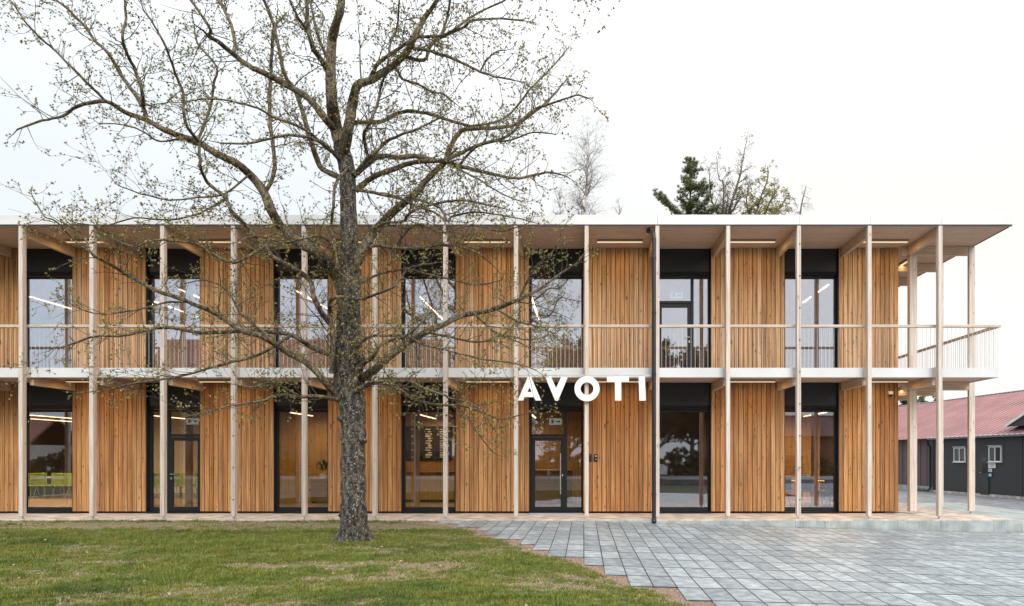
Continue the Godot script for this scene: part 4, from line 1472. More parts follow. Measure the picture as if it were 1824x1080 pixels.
func make_oak() -> void:
	oak = thing("oak_tree", "old oak with mottled grey trunk and budding branches before the building", "tree", Vector3.ZERO)
	oak_g = Growth.new()
	oak_g.r.seed = 99
	oak_g.leaf_size = 0.84
	oak_g.kids = 4
	oak_g.leaf_step = 0.095
	oak_g.thin = 0.0026
	oak_g.colors = [Vector3(0.31, 0.28, 0.095), Vector3(0.19, 0.17, 0.07), Vector3(0.40, 0.355, 0.11)]
	var zt := 4.5
	var path := [631, 975, 60, 631, 960, 53, 630, 930, 46, 630, 890, 43, 629, 850, 42, 629, 800, 42, 629, 750, 43, 626, 715, 48, 620, 690, 53, 619, 660, 48, 619, 617, 42, 621, 558, 40, 623, 517, 38, 624, 475, 35, 622, 433, 30, 621, 392, 28, 620, 350, 27, 619, 310, 27, 613, 280, 28, 606, 255, 25]
	var p := PackedVector3Array()
	var r := PackedFloat32Array()
	for i in range(0, path.size(), 3):
		p.append(at_depth(path[i], path[i + 1], zt + 0.10 * sin(i * 0.21)))
		r.append(path[i + 2] * 0.5 * (CAM - zt) / F)
	var sm := smooth_line(p, r, 4, 0.006)
	var tb := MB.new()
	tb.tube(sm[0], sm[1], 22, true, 0.05)
	for k in 7:
		var a := TAU * k / 7.0 + 0.3
		var c := at_depth(631, 966, zt)
		var d := Vector3(cos(a), 0, sin(a))
		tb.tube(PackedVector3Array([c + d * 0.16 + Vector3(0, 0.34, 0), c + d * 0.23 + Vector3(0, 0.12, 0), c + d * 0.33 + Vector3(0, 0.01, 0), c + d * (0.5 + 0.1 * (k % 3)) + Vector3(0, -0.06, 0)]), PackedFloat32Array([0.05, 0.075, 0.06, 0.03]), 8, true, 0.1)
	# knuckles and stubs on the trunk
	put(tb.mesh(), M.bark, "trunk", oak)
	var kb := MB.new()
	for q in [[607, 918, 8, -1], [650, 786, 6, 1], [612, 790, 6, -1], [648, 640, 9, 1], [603, 745, 6, -1], [640, 520, 8, 1], [604, 600, 8, -1]]:
		var c := at_depth(q[0], q[1], zt + 0.12)
		kb.tube(PackedVector3Array([c - Vector3(q[3] * 0.08, 0, 0), c, c + Vector3(q[3] * 0.03, 0.01, 0)]), PackedFloat32Array([q[2] * 0.012, q[2] * 0.009, q[2] * 0.004]), 8, true, 0.2)
	put(kb.mesh(), M.bark, "burr", oak)
	# leading stems
	limb([606, 258, 598, 225, 590, 178, 589, 130, 591, 74, 600, 37, 608, 2, 604, -60, 612, -130], 24, 9, zt, 4.6, 0.8)
	limb([612, 270, 622, 222, 626, 195, 631, 167, 638, 150, 659, 143, 693, 122, 718, 100, 737, 70, 755, 33, 778, 0, 800, -50], 20, 6, zt, 5.2, 0.9)
	limb([659, 141, 670, 118, 681, 107, 707, 89, 733, 72, 748, 66, 789, 63, 815, 48, 852, 22, 900, 0], 8, 3, 4.7, 5.9)
	limb([718, 100, 755, 107, 767, 81, 785, 67, 826, 48, 841, 37, 881, 33, 933, 37], 7, 3, 5.0, 4.2)
	limb([785, 67, 796, 30, 802, 0, 806, -30], 5, 3, 4.8, 4.6)
	limb([728, 84, 774, 93, 822, 111, 856, 128, 885, 137, 915, 143], 6, 3, 5.0, 6.2)
	limb([856, 128, 866, 108, 885, 92, 900, 90], 3.5, 2, 5.5, 5.9)
	limb([704, 119, 718, 141, 744, 150, 767, 163, 789, 167, 807, 181], 5, 3, 4.9, 3.6)
	limb([633, 309, 652, 285, 654, 276, 648, 241, 659, 218, 674, 181, 678, 155, 689, 122, 696, 74, 707, 48, 711, 0], 7, 3, zt, 5.8)
	limb([652, 285, 663, 276, 685, 255, 711, 241, 741, 231, 759, 222, 781, 211], 7, 3, 4.8, 5.9)
	limb([624, 222, 640, 218, 678, 217, 707, 202, 733, 198, 767, 204, 796, 213, 826, 222, 844, 224, 889, 215, 915, 196, 944, 159, 981, 122, 1005, 95], 8, 2.5, zt, 3.4)
	limb([630, 313, 663, 285, 681, 278, 711, 281, 737, 278, 765, 284, 793, 288], 11, 7, zt, 4.9)
	limb([633, 340, 655, 322, 674, 311, 704, 300, 730, 291, 759, 287, 792, 285, 833, 267, 863, 255, 907, 241, 944, 200, 981, 185, 1026, 170, 1050, 176], 11, 2.5, zt, 5.6)
	limb([793, 288, 804, 259, 822, 233, 850, 229, 885, 228, 918, 222, 952, 200, 985, 170, 1010, 140], 10, 2.5, 4.9, 4.4)
	limb([622, 500, 632, 478, 648, 440, 678, 400, 707, 371, 741, 344, 759, 322, 793, 288], 19, 10, zt, 4.9, 0.6)
	limb([793, 288, 818, 296, 852, 304, 889, 313, 926, 317, 955, 311, 981, 307, 1010, 315], 8, 2.5, 4.9, 5.5)
	limb([800, 292, 833, 310, 861, 325, 893, 345, 930, 360], 4, 2, 4.9, 6.3)
	limb([820, 293, 848, 262, 880, 252, 910, 250, 950, 236, 990, 240], 5, 2, 4.8, 6.0)
	limb([633, 337, 678, 346, 718, 355, 741, 367, 774, 378, 792, 396, 800, 420], 6, 3, zt, 6.2)
	limb([722, 393, 731, 378, 767, 365, 811, 357, 841, 359, 867, 365, 900, 372], 6, 2, 5.0, 6.4)
	limb([650, 420, 683, 398, 722, 392, 735, 352], 6, 3, zt, 5.2)
	limb([735, 352, 783, 370, 797, 394, 808, 384, 850, 378, 905, 385, 950, 396], 5, 2, 5.2, 5.9)
	# left side
	limb([612, 540, 606, 505, 588, 475, 567, 450, 533, 433, 500, 404, 483, 375, 471, 346, 452, 318, 422, 292, 385, 274, 355, 255, 318, 241, 289, 230, 263, 215, 222, 200, 189, 181, 137, 189, 111, 207, 74, 215, 30, 231], 22, 3, zt, 5.4, 0.8)
	limb([189, 181, 155, 148, 126, 118, 96, 89, 67, 63, 44, 37, 22, 5], 5, 2.5, 5.3, 6.2)
	limb([260, 208, 255, 193, 237, 163, 215, 133, 193, 96, 167, 70, 148, 44, 122, 18, 100, 0], 8, 3.5, 5.1, 4.0)
	limb([255, 193, 252, 159, 241, 126, 226, 96, 218, 67, 224, 33, 222, 0], 7, 4, 5.1, 5.9)
	limb([590, 225, 576, 207, 548, 174, 511, 152, 470, 130, 444, 118, 415, 96, 393, 78, 370, 63], 13, 7, zt, 5.0, 0.8)
	limb([370, 63, 374, 52, 355, 22, 341, 0], 6, 4, 5.0, 5.6)
	limb([415, 96, 418, 74, 407, 33, 389, 0], 7, 5, 4.9, 4.1)
	limb([612, 318, 593, 311, 570, 296, 555, 255, 541, 207, 526, 163, 507, 133, 496, 85, 485, 37, 470, 0], 11, 5, zt, 3.4)
	limb([471, 345, 489, 300, 481, 222, 481, 148, 485, 74, 489, 48, 504, 30], 8, 4, 4.9, 3.9)
	limb([605, 285, 589, 267, 570, 252, 526, 241, 493, 244, 444, 255, 393, 255], 8, 3, zt, 6.0)
	limb([590, 270, 541, 230, 493, 211, 459, 193, 415, 181, 370, 176, 330, 182], 6, 2, 4.6, 6.5)
	limb([592, 150, 578, 115, 555, 81, 548, 37, 546, 0], 11, 6, zt, 5.4)
	limb([590, 115, 572, 80, 560, 40, 552, 0], 7, 4, zt, 3.6)
	limb([552, 62, 530, 30, 516, 0], 6, 4, 5.0, 5.6)
	limb([355, 255, 330, 218, 326, 167, 311, 130, 296, 85, 274, 44, 255, 18], 6, 3, 5.1, 6.4)
	limb([352, 250, 374, 193, 381, 148, 385, 118, 352, 78, 346, 50], 5, 3, 5.1, 3.6)
	limb([590, 650, 592, 587, 571, 554, 558, 525, 552, 500, 525, 479, 487, 458, 467, 433, 437, 400, 412, 375, 400, 350, 370, 326, 357, 296, 355, 256], 10, 5, 4.75, 5.6)
	limb([590, 665, 594, 610, 588, 560, 589, 536, 604, 529, 641, 533, 667, 525, 700, 512, 717, 490, 735, 475, 770, 470], 8, 3, 4.8, 5.6)
	limb([600, 706, 571, 671, 550, 650, 508, 625, 467, 600, 425, 587, 389, 562, 333, 537, 278, 517, 230, 492, 194, 470, 161, 450, 150, 420, 118, 400], 13, 3, zt, 5.9, 0.9)
	limb([161, 450, 128, 425, 100, 395, 78, 385, 55, 345], 3, 2, 5.6, 6.2)
	limb([606, 632, 577, 628, 552, 617, 535, 606, 515, 596, 460, 590, 389, 592, 347, 592, 305, 584, 267, 587, 222, 598, 167, 600, 125, 614, 92, 622], 10, 2.5, zt, 3.9)
	limb([515, 600, 460, 632, 400, 648, 333, 667, 278, 678, 236, 683, 194, 694, 150, 700], 6, 2, 4.5, 5.5)
	limb([604, 712, 566, 706, 535, 707, 496, 704, 460, 716, 411, 722, 375, 733, 335, 742], 8, 2, zt, 5.7)
	limb([535, 707, 505, 690, 475, 682, 450, 690, 410, 684], 4, 2, 4.7, 5.6)
	limb([614, 485, 600, 450, 587, 430, 567, 421, 540, 425, 505, 432, 460, 420, 430, 428], 7, 2.5, zt, 6.0)
	limb([470, 440, 417, 467, 375, 450, 347, 434, 278, 428, 240, 440, 200, 425], 6, 2, 5.5, 6.4)
	limb([425, 480, 440, 460, 455, 430, 480, 428, 525, 426], 4, 2, 5.6, 5.0)
	limb([480, 600, 430, 560, 405, 520, 370, 500, 330, 505], 5, 2, 4.6, 3.6)
	limb([333, 537, 290, 540, 240, 552, 180, 560, 130, 545], 4, 2, 5.3, 6.3)
	limb([620, 300, 597, 330, 594, 370, 590, 400, 598, 440, 600, 470], 6, 4, 4.75, 5.0)
	limb([445, 310, 400, 345, 350, 352, 300, 356, 250, 345, 210, 330], 4, 2, 5.0, 6.3)
	limb([330, 245, 285, 252, 250, 232, 215, 222, 175, 220], 3.5, 2, 5.2, 6.0)
	limb([405, 352, 355, 380, 300, 392, 240, 388, 190, 402, 140, 398], 4, 2, 5.4, 6.4)
	# right side, low
	limb([628, 700, 642, 679, 667, 658, 692, 637, 717, 617, 750, 596, 792, 577, 825, 562, 883, 550, 925, 533, 958, 517, 1000, 487, 1032, 468], 17, 3, zt, 5.0, 0.8)
	limb([628, 690, 642, 654, 662, 637, 675, 617, 700, 604, 721, 600, 742, 583, 765, 560], 10, 3, 4.6, 5.9)
	limb([625, 700, 654, 686, 682, 681, 710, 694, 727, 705, 754, 717, 793, 722, 821, 722, 863, 736, 893, 747, 925, 740], 9, 2, 4.6, 5.8)
	limb([650, 686, 668, 680, 710, 680, 732, 680, 754, 692, 788, 703, 807, 711, 835, 717, 857, 733, 880, 765], 6, 2, 4.8, 6.2)
	limb([815, 725, 835, 744, 849, 767, 860, 783, 877, 805], 3.5, 2, 5.5, 6.0)
	limb([632, 618, 660, 600, 690, 598, 724, 600, 754, 614, 800, 625, 860, 640, 920, 648, 955, 660], 6, 2, zt, 6.3)
	limb([630, 478, 652, 445, 671, 437, 704, 442, 738, 442, 782, 437, 815, 439, 849, 450, 875, 470], 8, 2.5, zt, 5.8)
	limb([640, 507, 672, 490, 720, 480, 760, 488, 810, 500, 850, 508, 890, 500], 5, 2, zt, 3.8)
	limb([883, 550, 920, 572, 950, 580, 975, 584], 4, 2, 5.0, 6.0)
	limb([925, 533, 950, 480, 985, 448, 1000, 415], 4, 2, 5.0, 6.1)
	limb([842, 557, 880, 590, 925, 610, 950, 628], 4, 2, 5.0, 5.8)
	limb([760, 592, 800, 600, 850, 610, 900, 598, 940, 606, 970, 600], 5, 2, 4.9, 3.8)
	limb([700, 445, 740, 400, 790, 415, 840, 400, 890, 412, 930, 402], 4, 2, 5.0, 6.2)
	kind(put(oak_g.wood.mesh(), M.twig, "twigs", oak), "stuff")
	many("buds", oak, sprig_mesh(5, 0.040, 0.0095), M.leaf, oak_g.leaf, oak_g.tint)
	print("oak leaves ", oak_g.leaf.size(), " twig tris ", oak_g.wood.ix.size() / 3)

# ---------------------------------------------------------------- barn on the right
func make_barn() -> void:
	var gy := -0.32
	var barn := thing("metal_barn", "long dark metal clad barn with faded red roof at the right edge", "barn", Vector3(18.8, gy, -14.0), 0.1066)
	var dark := mat(lin(0.030, 0.031, 0.034), 0.55)
	var plum := mat(lin(0.115, 0.075, 0.078), 0.6)
	var red := mat(lin(0.42, 0.21, 0.21), 0.55, 0.0, tex(mottled(121, 256, 0.01, 0.12, 0.10, 0.05, 0.88)), Vector3(5, 5, 5))
	var h := 2.83
	# dark front of horizontal ribbed panels, from in front of the picture edge to the corner pipe
	var za := 11.0
	var zb := -6.9
	bx("wall_core", M.backing, barn, Vector3(5.1, 1.4, 2.05), Vector3(9.8, 2.7, 17.8), 0.0)
	var seam := [11.0, 8.0, 5.0, 2.02, -0.2, -3.9, -6.9]
	for k in seam.size() - 1:
		var a: float = seam[k]
		var b: float = seam[k + 1]
		var m := MB.new()
		var rows := 24
		for j in rows:
			var y0 := 0.10 + (h - 0.10) * j / rows
			m.box(Vector3(0.15, y0 + (h - 0.10) * 0.5 / rows, (a + b) * 0.5), Vector3(0.06 + 0.016 * float(j % 2), (h - 0.1) / rows - 0.001, absf(a - b) - 0.03), 0.0)
		put(m.mesh(), dark, "wall_panel", barn)
		for y in [1.02, 1.94]:
			bx("joint", M.pipe, barn, Vector3(0.115, y, (a + b) * 0.5), Vector3(0.016, 0.022, absf(a - b) - 0.03), 0.0)
	bx("base", M.concrete, barn, Vector3(0.2, 0.0, 2.05), Vector3(0.2, 0.2, 17.9), 0.0)
	# plum coloured length beyond the pipe
	var pm := MB.new()
	for k in 40:
		pm.box(Vector3(0.18 + 0.02 * float(k % 2), 1.5, -7.05 - k * 0.3), Vector3(0.05, 2.66, 0.285), 0.0)
	kind(put(pm.mesh(), plum, "plum_cladding", barn), "stuff")
	bx("plinth", M.step, barn, Vector3(0.22, 0.08, -13.0), Vector3(0.25, 0.36, 12.2), 0.0)
	bx("wall_core", M.backing, barn, Vector3(5.2, 1.4, -13.0), Vector3(9.8, 2.7, 12.0), 0.0)
	# roof: sheets with standing ribs
	var rise := 2.42
	var run := 5.0
	var slope := atan2(rise, run)
	var lenr := sqrt(rise * rise + run * run)
	for side in 2:
		var rs := MB.new()
		for k in 21:
			var z := 10.6 - k * 1.42
			var t := Transform3D(Basis(Vector3(0, 0, 1), slope if side == 0 else -slope), Vector3(2.5 - 0.12 if side == 0 else 7.62, h + rise * 0.5, z))
			if side == 0:
				var sheet := MB.new()
				sheet.box(Vector3.ZERO, Vector3(lenr + 0.3, 0.03, 1.40), 0.0, t)
				for j in 4:
					sheet.box(Vector3(0, 0.028, -0.52 + j * 0.35), Vector3(lenr + 0.28, 0.03, 0.05), 0.008, t)
				for j in 2:
					sheet.box(Vector3(-0.9 + j * 1.9, 0.017, 0), Vector3(0.03, 0.012, 1.38), 0.0, t)
				put(sheet.mesh(), red, "roof_sheet", barn)
			else:
				rs.box(Vector3.ZERO, Vector3(lenr + 0.3, 0.03, 1.41), 0.0, t)
		if side == 1:
			put(rs.mesh(), red, "rear_roof", barn)
	bx("ridge_cap", M.zinc, barn, Vector3(5.0, h + rise + 0.06, -3.6), Vector3(0.30, 0.05, 29.8), 0.01)
	# gutter and corner pipe
	var gt := MB.new()
	gt.tube(PackedVector3Array([Vector3(-0.16, h - 0.06, 11.0), Vector3(-0.16, h - 0.06, -6.9)]), PackedFloat32Array([0.065, 0.065]), 10)
	put(gt.mesh(), mat(lin(0.42, 0.47, 0.52), 0.4, 0.2), "gutter", barn)
	var gp := MB.new()
	gp.tube(PackedVector3Array([Vector3(-0.16, h - 0.08, -6.95), Vector3(-0.10, h - 0.35, -6.98), Vector3(0.04, h - 0.5, -7.0), Vector3(0.04, 0.2, -7.0), Vector3(-0.12, 0.05, -6.95)]), PackedFloat32Array([0.06, 0.06, 0.06, 0.06, 0.06]), 10)
	put(gp.mesh(), M.pipe, "corner_pipe", barn)
	# gables
	for z in [10.9, -18.9]:
		var g := MB.new()
		g.extrude(PackedVector2Array([Vector2(0.15, h - 0.1), Vector2(9.85, h - 0.1), Vector2(5.0, h + rise - 0.06)]), z - 0.05, z + 0.05)
		put(g.mesh(), dark, "gable", barn)
	# two white windows
	for q in [[-1.92, 1.94, 0.82], [-4.55, 1.92, 0.86]]:
		var f := MB.new()
		var w: float = q[2]
		var hh := 0.66
		for s in [-1.0, 1.0]:
			f.box(Vector3(0.085, q[1] + s * (hh * 0.5), q[0]), Vector3(0.08, 0.042, w + 0.05), 0.005)
			f.box(Vector3(0.085, q[1], q[0] + s * w * 0.5), Vector3(0.078, hh - 0.044, 0.042), 0.005)
		f.box(Vector3(0.085, q[1], q[0]), Vector3(0.078, hh - 0.044, 0.04), 0.005)
		f.box(Vector3(0.06, q[1] - hh * 0.5 - 0.04, q[0]), Vector3(0.14, 0.025, w + 0.1), 0.004)
		f.box(Vector3(0.06, q[1] + hh * 0.5 + 0.06, q[0]), Vector3(0.12, 0.02, w + 0.12), 0.004)
		var wn := put(f.mesh(), M.white, "window", barn)
		for s in [-1.0, 1.0]:
			bx("pane", M.far_glass, wn, Vector3(0.09, q[1], q[0] + s * w * 0.25), Vector3(0.02, hh - 0.06, w * 0.5 - 0.06), 0.0)
	# door
	var d := bx("door", mat(lin(0.024, 0.032, 0.033), 0.5), barn, Vector3(0.10, 1.06, -2.70), Vector3(0.05, 1.98, 0.62), 0.004)
	bx("pane", M.far_glass, d, Vector3(-0.028, 0.35, 0.02), Vector3(0.01, 0.70, 0.30), 0.0)
	bx("handle", M.steel, d, Vector3(-0.045, 0.02, -0.22), Vector3(0.04, 0.02, 0.12), 0.004)
	# cross gable at the right with its white barge board
	var cg := MB.new()
	var cp := PackedVector2Array([Vector2(1.05, h + 0.32), Vector2(-3.0, h + 1.95), Vector2(-7.0, h + 0.32)])
	var t := Transform3D(Basis(Vector3(0, 1, 0), PI / 2), Vector3.ZERO)
	cg.extrude(cp, 0.0, 0.06)
	var cgo := put(cg.mesh(), dark, "cross_gable", barn)
	cgo.transform = t
	for q in [[cp[0], cp[1]], [cp[1], cp[2]]]:
		var a2: Vector2 = q[0]
		var b2: Vector2 = q[1]
		var dir := (b2 - a2)
		var bb := MB.new()
		var tt := Transform3D(Basis(Vector3(0, 0, 1), dir.angle()), Vector3((a2.x + b2.x) * 0.5, (a2.y + b2.y) * 0.5 + 0.05, -0.02))
		bb.box(Vector3.ZERO, Vector3(dir.length() + 0.1, 0.10, 0.05), 0.0, tt)
		var bo := put(bb.mesh(), M.white, "barge_board", barn)
		bo.transform = t
		var rf := MB.new()
		var tt2 := Transform3D(Basis(Vector3(0, 0, 1), dir.angle()), Vector3((a2.x + b2.x) * 0.5, (a2.y + b2.y) * 0.5 + 0.11, 1.6))
		rf.box(Vector3.ZERO, Vector3(dir.length() + 0.15, 0.03, 3.2), 0.0, tt2)
		var ro := put(rf.mesh(), red, "cross_roof", barn)
		ro.transform = t
	# notices beside the door
	var at := func(y: float, z: float) -> Vector3: return barn.transform * Vector3(0.09, y, z)
	var n1 := thing("barn_notice", "white notice board with two lines of print beside the barn door", "notice", at.call(1.42, -2.16), 0.1066)
	bx("plate", M.white, n1, Vector3.ZERO, Vector3(0.03, 0.22, 0.50), 0.003)
	for k in 3:
		bx("print_line", M.lamp_case, n1, Vector3(-0.018, 0.05 - k * 0.05, 0.02 * k), Vector3(0.006, 0.02, 0.40 - 0.09 * k), 0.0)
	var n2 := thing("red_sticker", "small red and white sticker just under the barn notice board", "sticker", at.call(1.20, -2.28), 0.1066)
	bx("plate", M.white, n2, Vector3.ZERO, Vector3(0.02, 0.15, 0.22), 0.0)
	bx("mark", mat(lin(0.45, 0.10, 0.08), 0.6), n2, Vector3(-0.013, 0, 0.0), Vector3(0.006, 0.10, 0.07), 0.0)
	var n3 := thing("blue_sticker", "small blue and white sticker below the red one on the barn", "sticker", at.call(0.98, -2.28), 0.1066)
	bx("plate", mat(lin(0.06, 0.24, 0.33), 0.6), n3, Vector3.ZERO, Vector3(0.02, 0.16, 0.24), 0.0)
	bx("mark", M.white, n3, Vector3(-0.013, 0.0, 0.05), Vector3(0.006, 0.09, 0.05), 0.0)
	bx("mark", M.white, n3, Vector3(-0.013, 0.0, -0.05), Vector3(0.006, 0.09, 0.05), 0.0)
	# weeds at the plinth
	var wb := MB.new()
	for k in 160:
		var z := -7.2 - rng.randf() * 1.1
		var o := Vector3(-0.05 + rng.randf_range(-0.15, 0.1), 0.0, z)
		var tip := o + Vector3(rng.randf_range(-0.08, 0.08), rng.randf_range(0.06, 0.22), rng.randf_range(-0.08, 0.08))
		wb.poly(PackedVector3Array([o - Vector3(0, 0, 0.012), o + Vector3(0, 0, 0.012), tip]), Vector3(-1, 0.3, 0))
	var wd := put(wb.mesh(), mat(lin(0.06, 0.10, 0.02), 0.8), "weeds", self)
	wd.transform = barn.transform
	kind(wd, "stuff")

# ---------------------------------------------------------------- trees behind the roof, and what stands across the street
func stem(g: Growth, pts: PackedVector3Array, r0: float, r1: float) -> Array:
	var r := PackedFloat32Array()
	for i in pts.size():
		r.append(lerpf(r0, r1, float(i) / (pts.size() - 1)))
	return smooth_line(pts, r, 4, 0.02)

# a loose broadleaf or birch: stems given as base point and tip, twigs all the way
func loose_tree(called: String, label: String, group: String, base: Vector3, stems: Array, cfg: Dictionary) -> Node3D:
	var t := thing(called, label, "tree", base, 0.0, group)
	var g := Growth.new()
	g.r.seed = cfg.get("seed", 5)
	g.leaf_size = cfg.get("leaf", 1.0)
	g.leaf_step = cfg.get("step", 0.3)
	g.colors = cfg.get("colors", g.colors)
	g.thin = cfg.get("thin", 0.008)
	g.lift = cfg.get("lift", 0.05)
	g.bend = cfg.get("bend", 0.22)
	g.kids = cfg.get("kids", 4)
	g.depth = cfg.get("depth", 2)
	var first := true
	for s in stems:
		var pts := PackedVector3Array()
		for q in s[0]:
			pts.append(q - base)
		var sm := stem(g, pts, s[1], s[2])
		var b := MB.new()
		b.tube(sm[0], sm[1], 8, true, 0.05)
		put(b.mesh(), cfg.get("bark", M.far_bark), "trunk" if first else "limb", t)
		first = false
		var q: PackedVector3Array = sm[0]
		var acc := 0.0
		for i in range(1, q.size()):
			var d := (q[i] - q[i - 1]).normalized()
			var f := float(i) / q.size()
			if q[i].y < cfg.get("from", 3.0):
				continue
			acc += q[i].distance_to(q[i - 1])
			while acc > cfg.get("gap", 0.3):
				acc -= cfg.get("gap", 0.3)
				var side := g.any()
				side = (side - d * side.dot(d)).normalized()
				var l: float = cfg.get("reach", 1.6) * lerpf(1.0, 0.35, f) * g.r.randf_range(0.6, 1.2)
				g.grow(q[i], (d * cfg.get("along", 0.8) + side).normalized(), l, sm[1][i] * 0.45, 0)
	kind(put(g.wood.mesh(), cfg.get("twig", M.twig), "twigs", t), "stuff")
	if g.leaf.size():
		many("foliage", t, sprig_mesh(5, 0.10, 0.03), M.leaf, g.leaf, g.tint)
	return t

func pine(called: String, label: String, group: String, base: Vector3, tall: float, wide: float, sd: int, density := 1.0) -> void:
	var t := thing(called, label, "tree", base, 0.0, group)
	var g := Growth.new()
	g.r.seed = sd
	var tr := MB.new()
	tr.tube(PackedVector3Array([Vector3.ZERO, Vector3(0.1, tall * 0.5, 0), Vector3(0.0, tall * 0.98, 0.05)]), PackedFloat32Array([0.24, 0.17, 0.03]), 10)
	put(tr.mesh(), M.far_bark, "trunk", t)
	var where := []
	var tint := []
	var whorls := int(tall / 0.26)
	for k in whorls:
		var f := float(k) / whorls
		if f < 0.45:
			continue
		var y := tall * f
		for j in 4:
			var a := g.r.randf() * TAU
			var reach := minf(wide, (tall - y) * 0.58 + 0.15) * g.r.randf_range(0.35, 1.15) * (0.75 + 0.45 * sin(y * 5.1 + a))
			reach = maxf(reach, 0.12)
			var d := Vector3(cos(a), 0.28 * g.r.randf(), sin(a)).normalized()
			var p := Vector3(0.05, y + g.r.randf_range(-0.2, 0.2), 0)
			var n := 5
			var pts := PackedVector3Array([p])
			var rr := PackedFloat32Array([0.045])
			for i in n:
				p += d * reach / n
				d = (d + Vector3(0, 0.12, 0) + g.any() * 0.15).normalized()
				pts.append(p)
				rr.append(0.04 * (1.0 - (i + 0.8) / n) + 0.008)
			g.wood.tube(pts, rr, 4, false)
			var m := 3 + int(reach * 40 * density)
			for i in m:
				var s := g.r.randf_range(0.35, 1.0)
				var ii := mini(int(s * n), n - 1)
				var o := pts[ii].lerp(pts[ii + 1], s * n - ii) + g.any() * Vector3(0.20, 0.13, 0.20)
				var b := Basis.from_euler(g.any() * 0.8 + Vector3(0, g.r.randf() * TAU, 0)).scaled(Vector3.ONE * g.r.randf_range(0.7, 1.4))
				where.append(Transform3D(b, o))
				var q := Vector3(0.055, 0.095, 0.048).lerp(Vector3(0.17, 0.18, 0.06), g.r.randf())
				tint.append(Color(q.x, q.y, q.z))
	put(g.wood.mesh(), M.far_bark, "boughs", t)
	kind(t.get_child(t.get_child_count() - 1), "stuff")
	var nb := MB.new()
	for k in 14:
		var a := k * 2.4
		var d := Vector3(cos(a), 0.25 + 0.09 * k, sin(a)).normalized()
		var s := d.cross(Vector3.UP).normalized() * 0.012
		nb.poly(PackedVector3Array([-s, s, d * 0.15]), Vector3.UP)
	many("needles", t, nb.mesh(), M.leaf, where, tint)

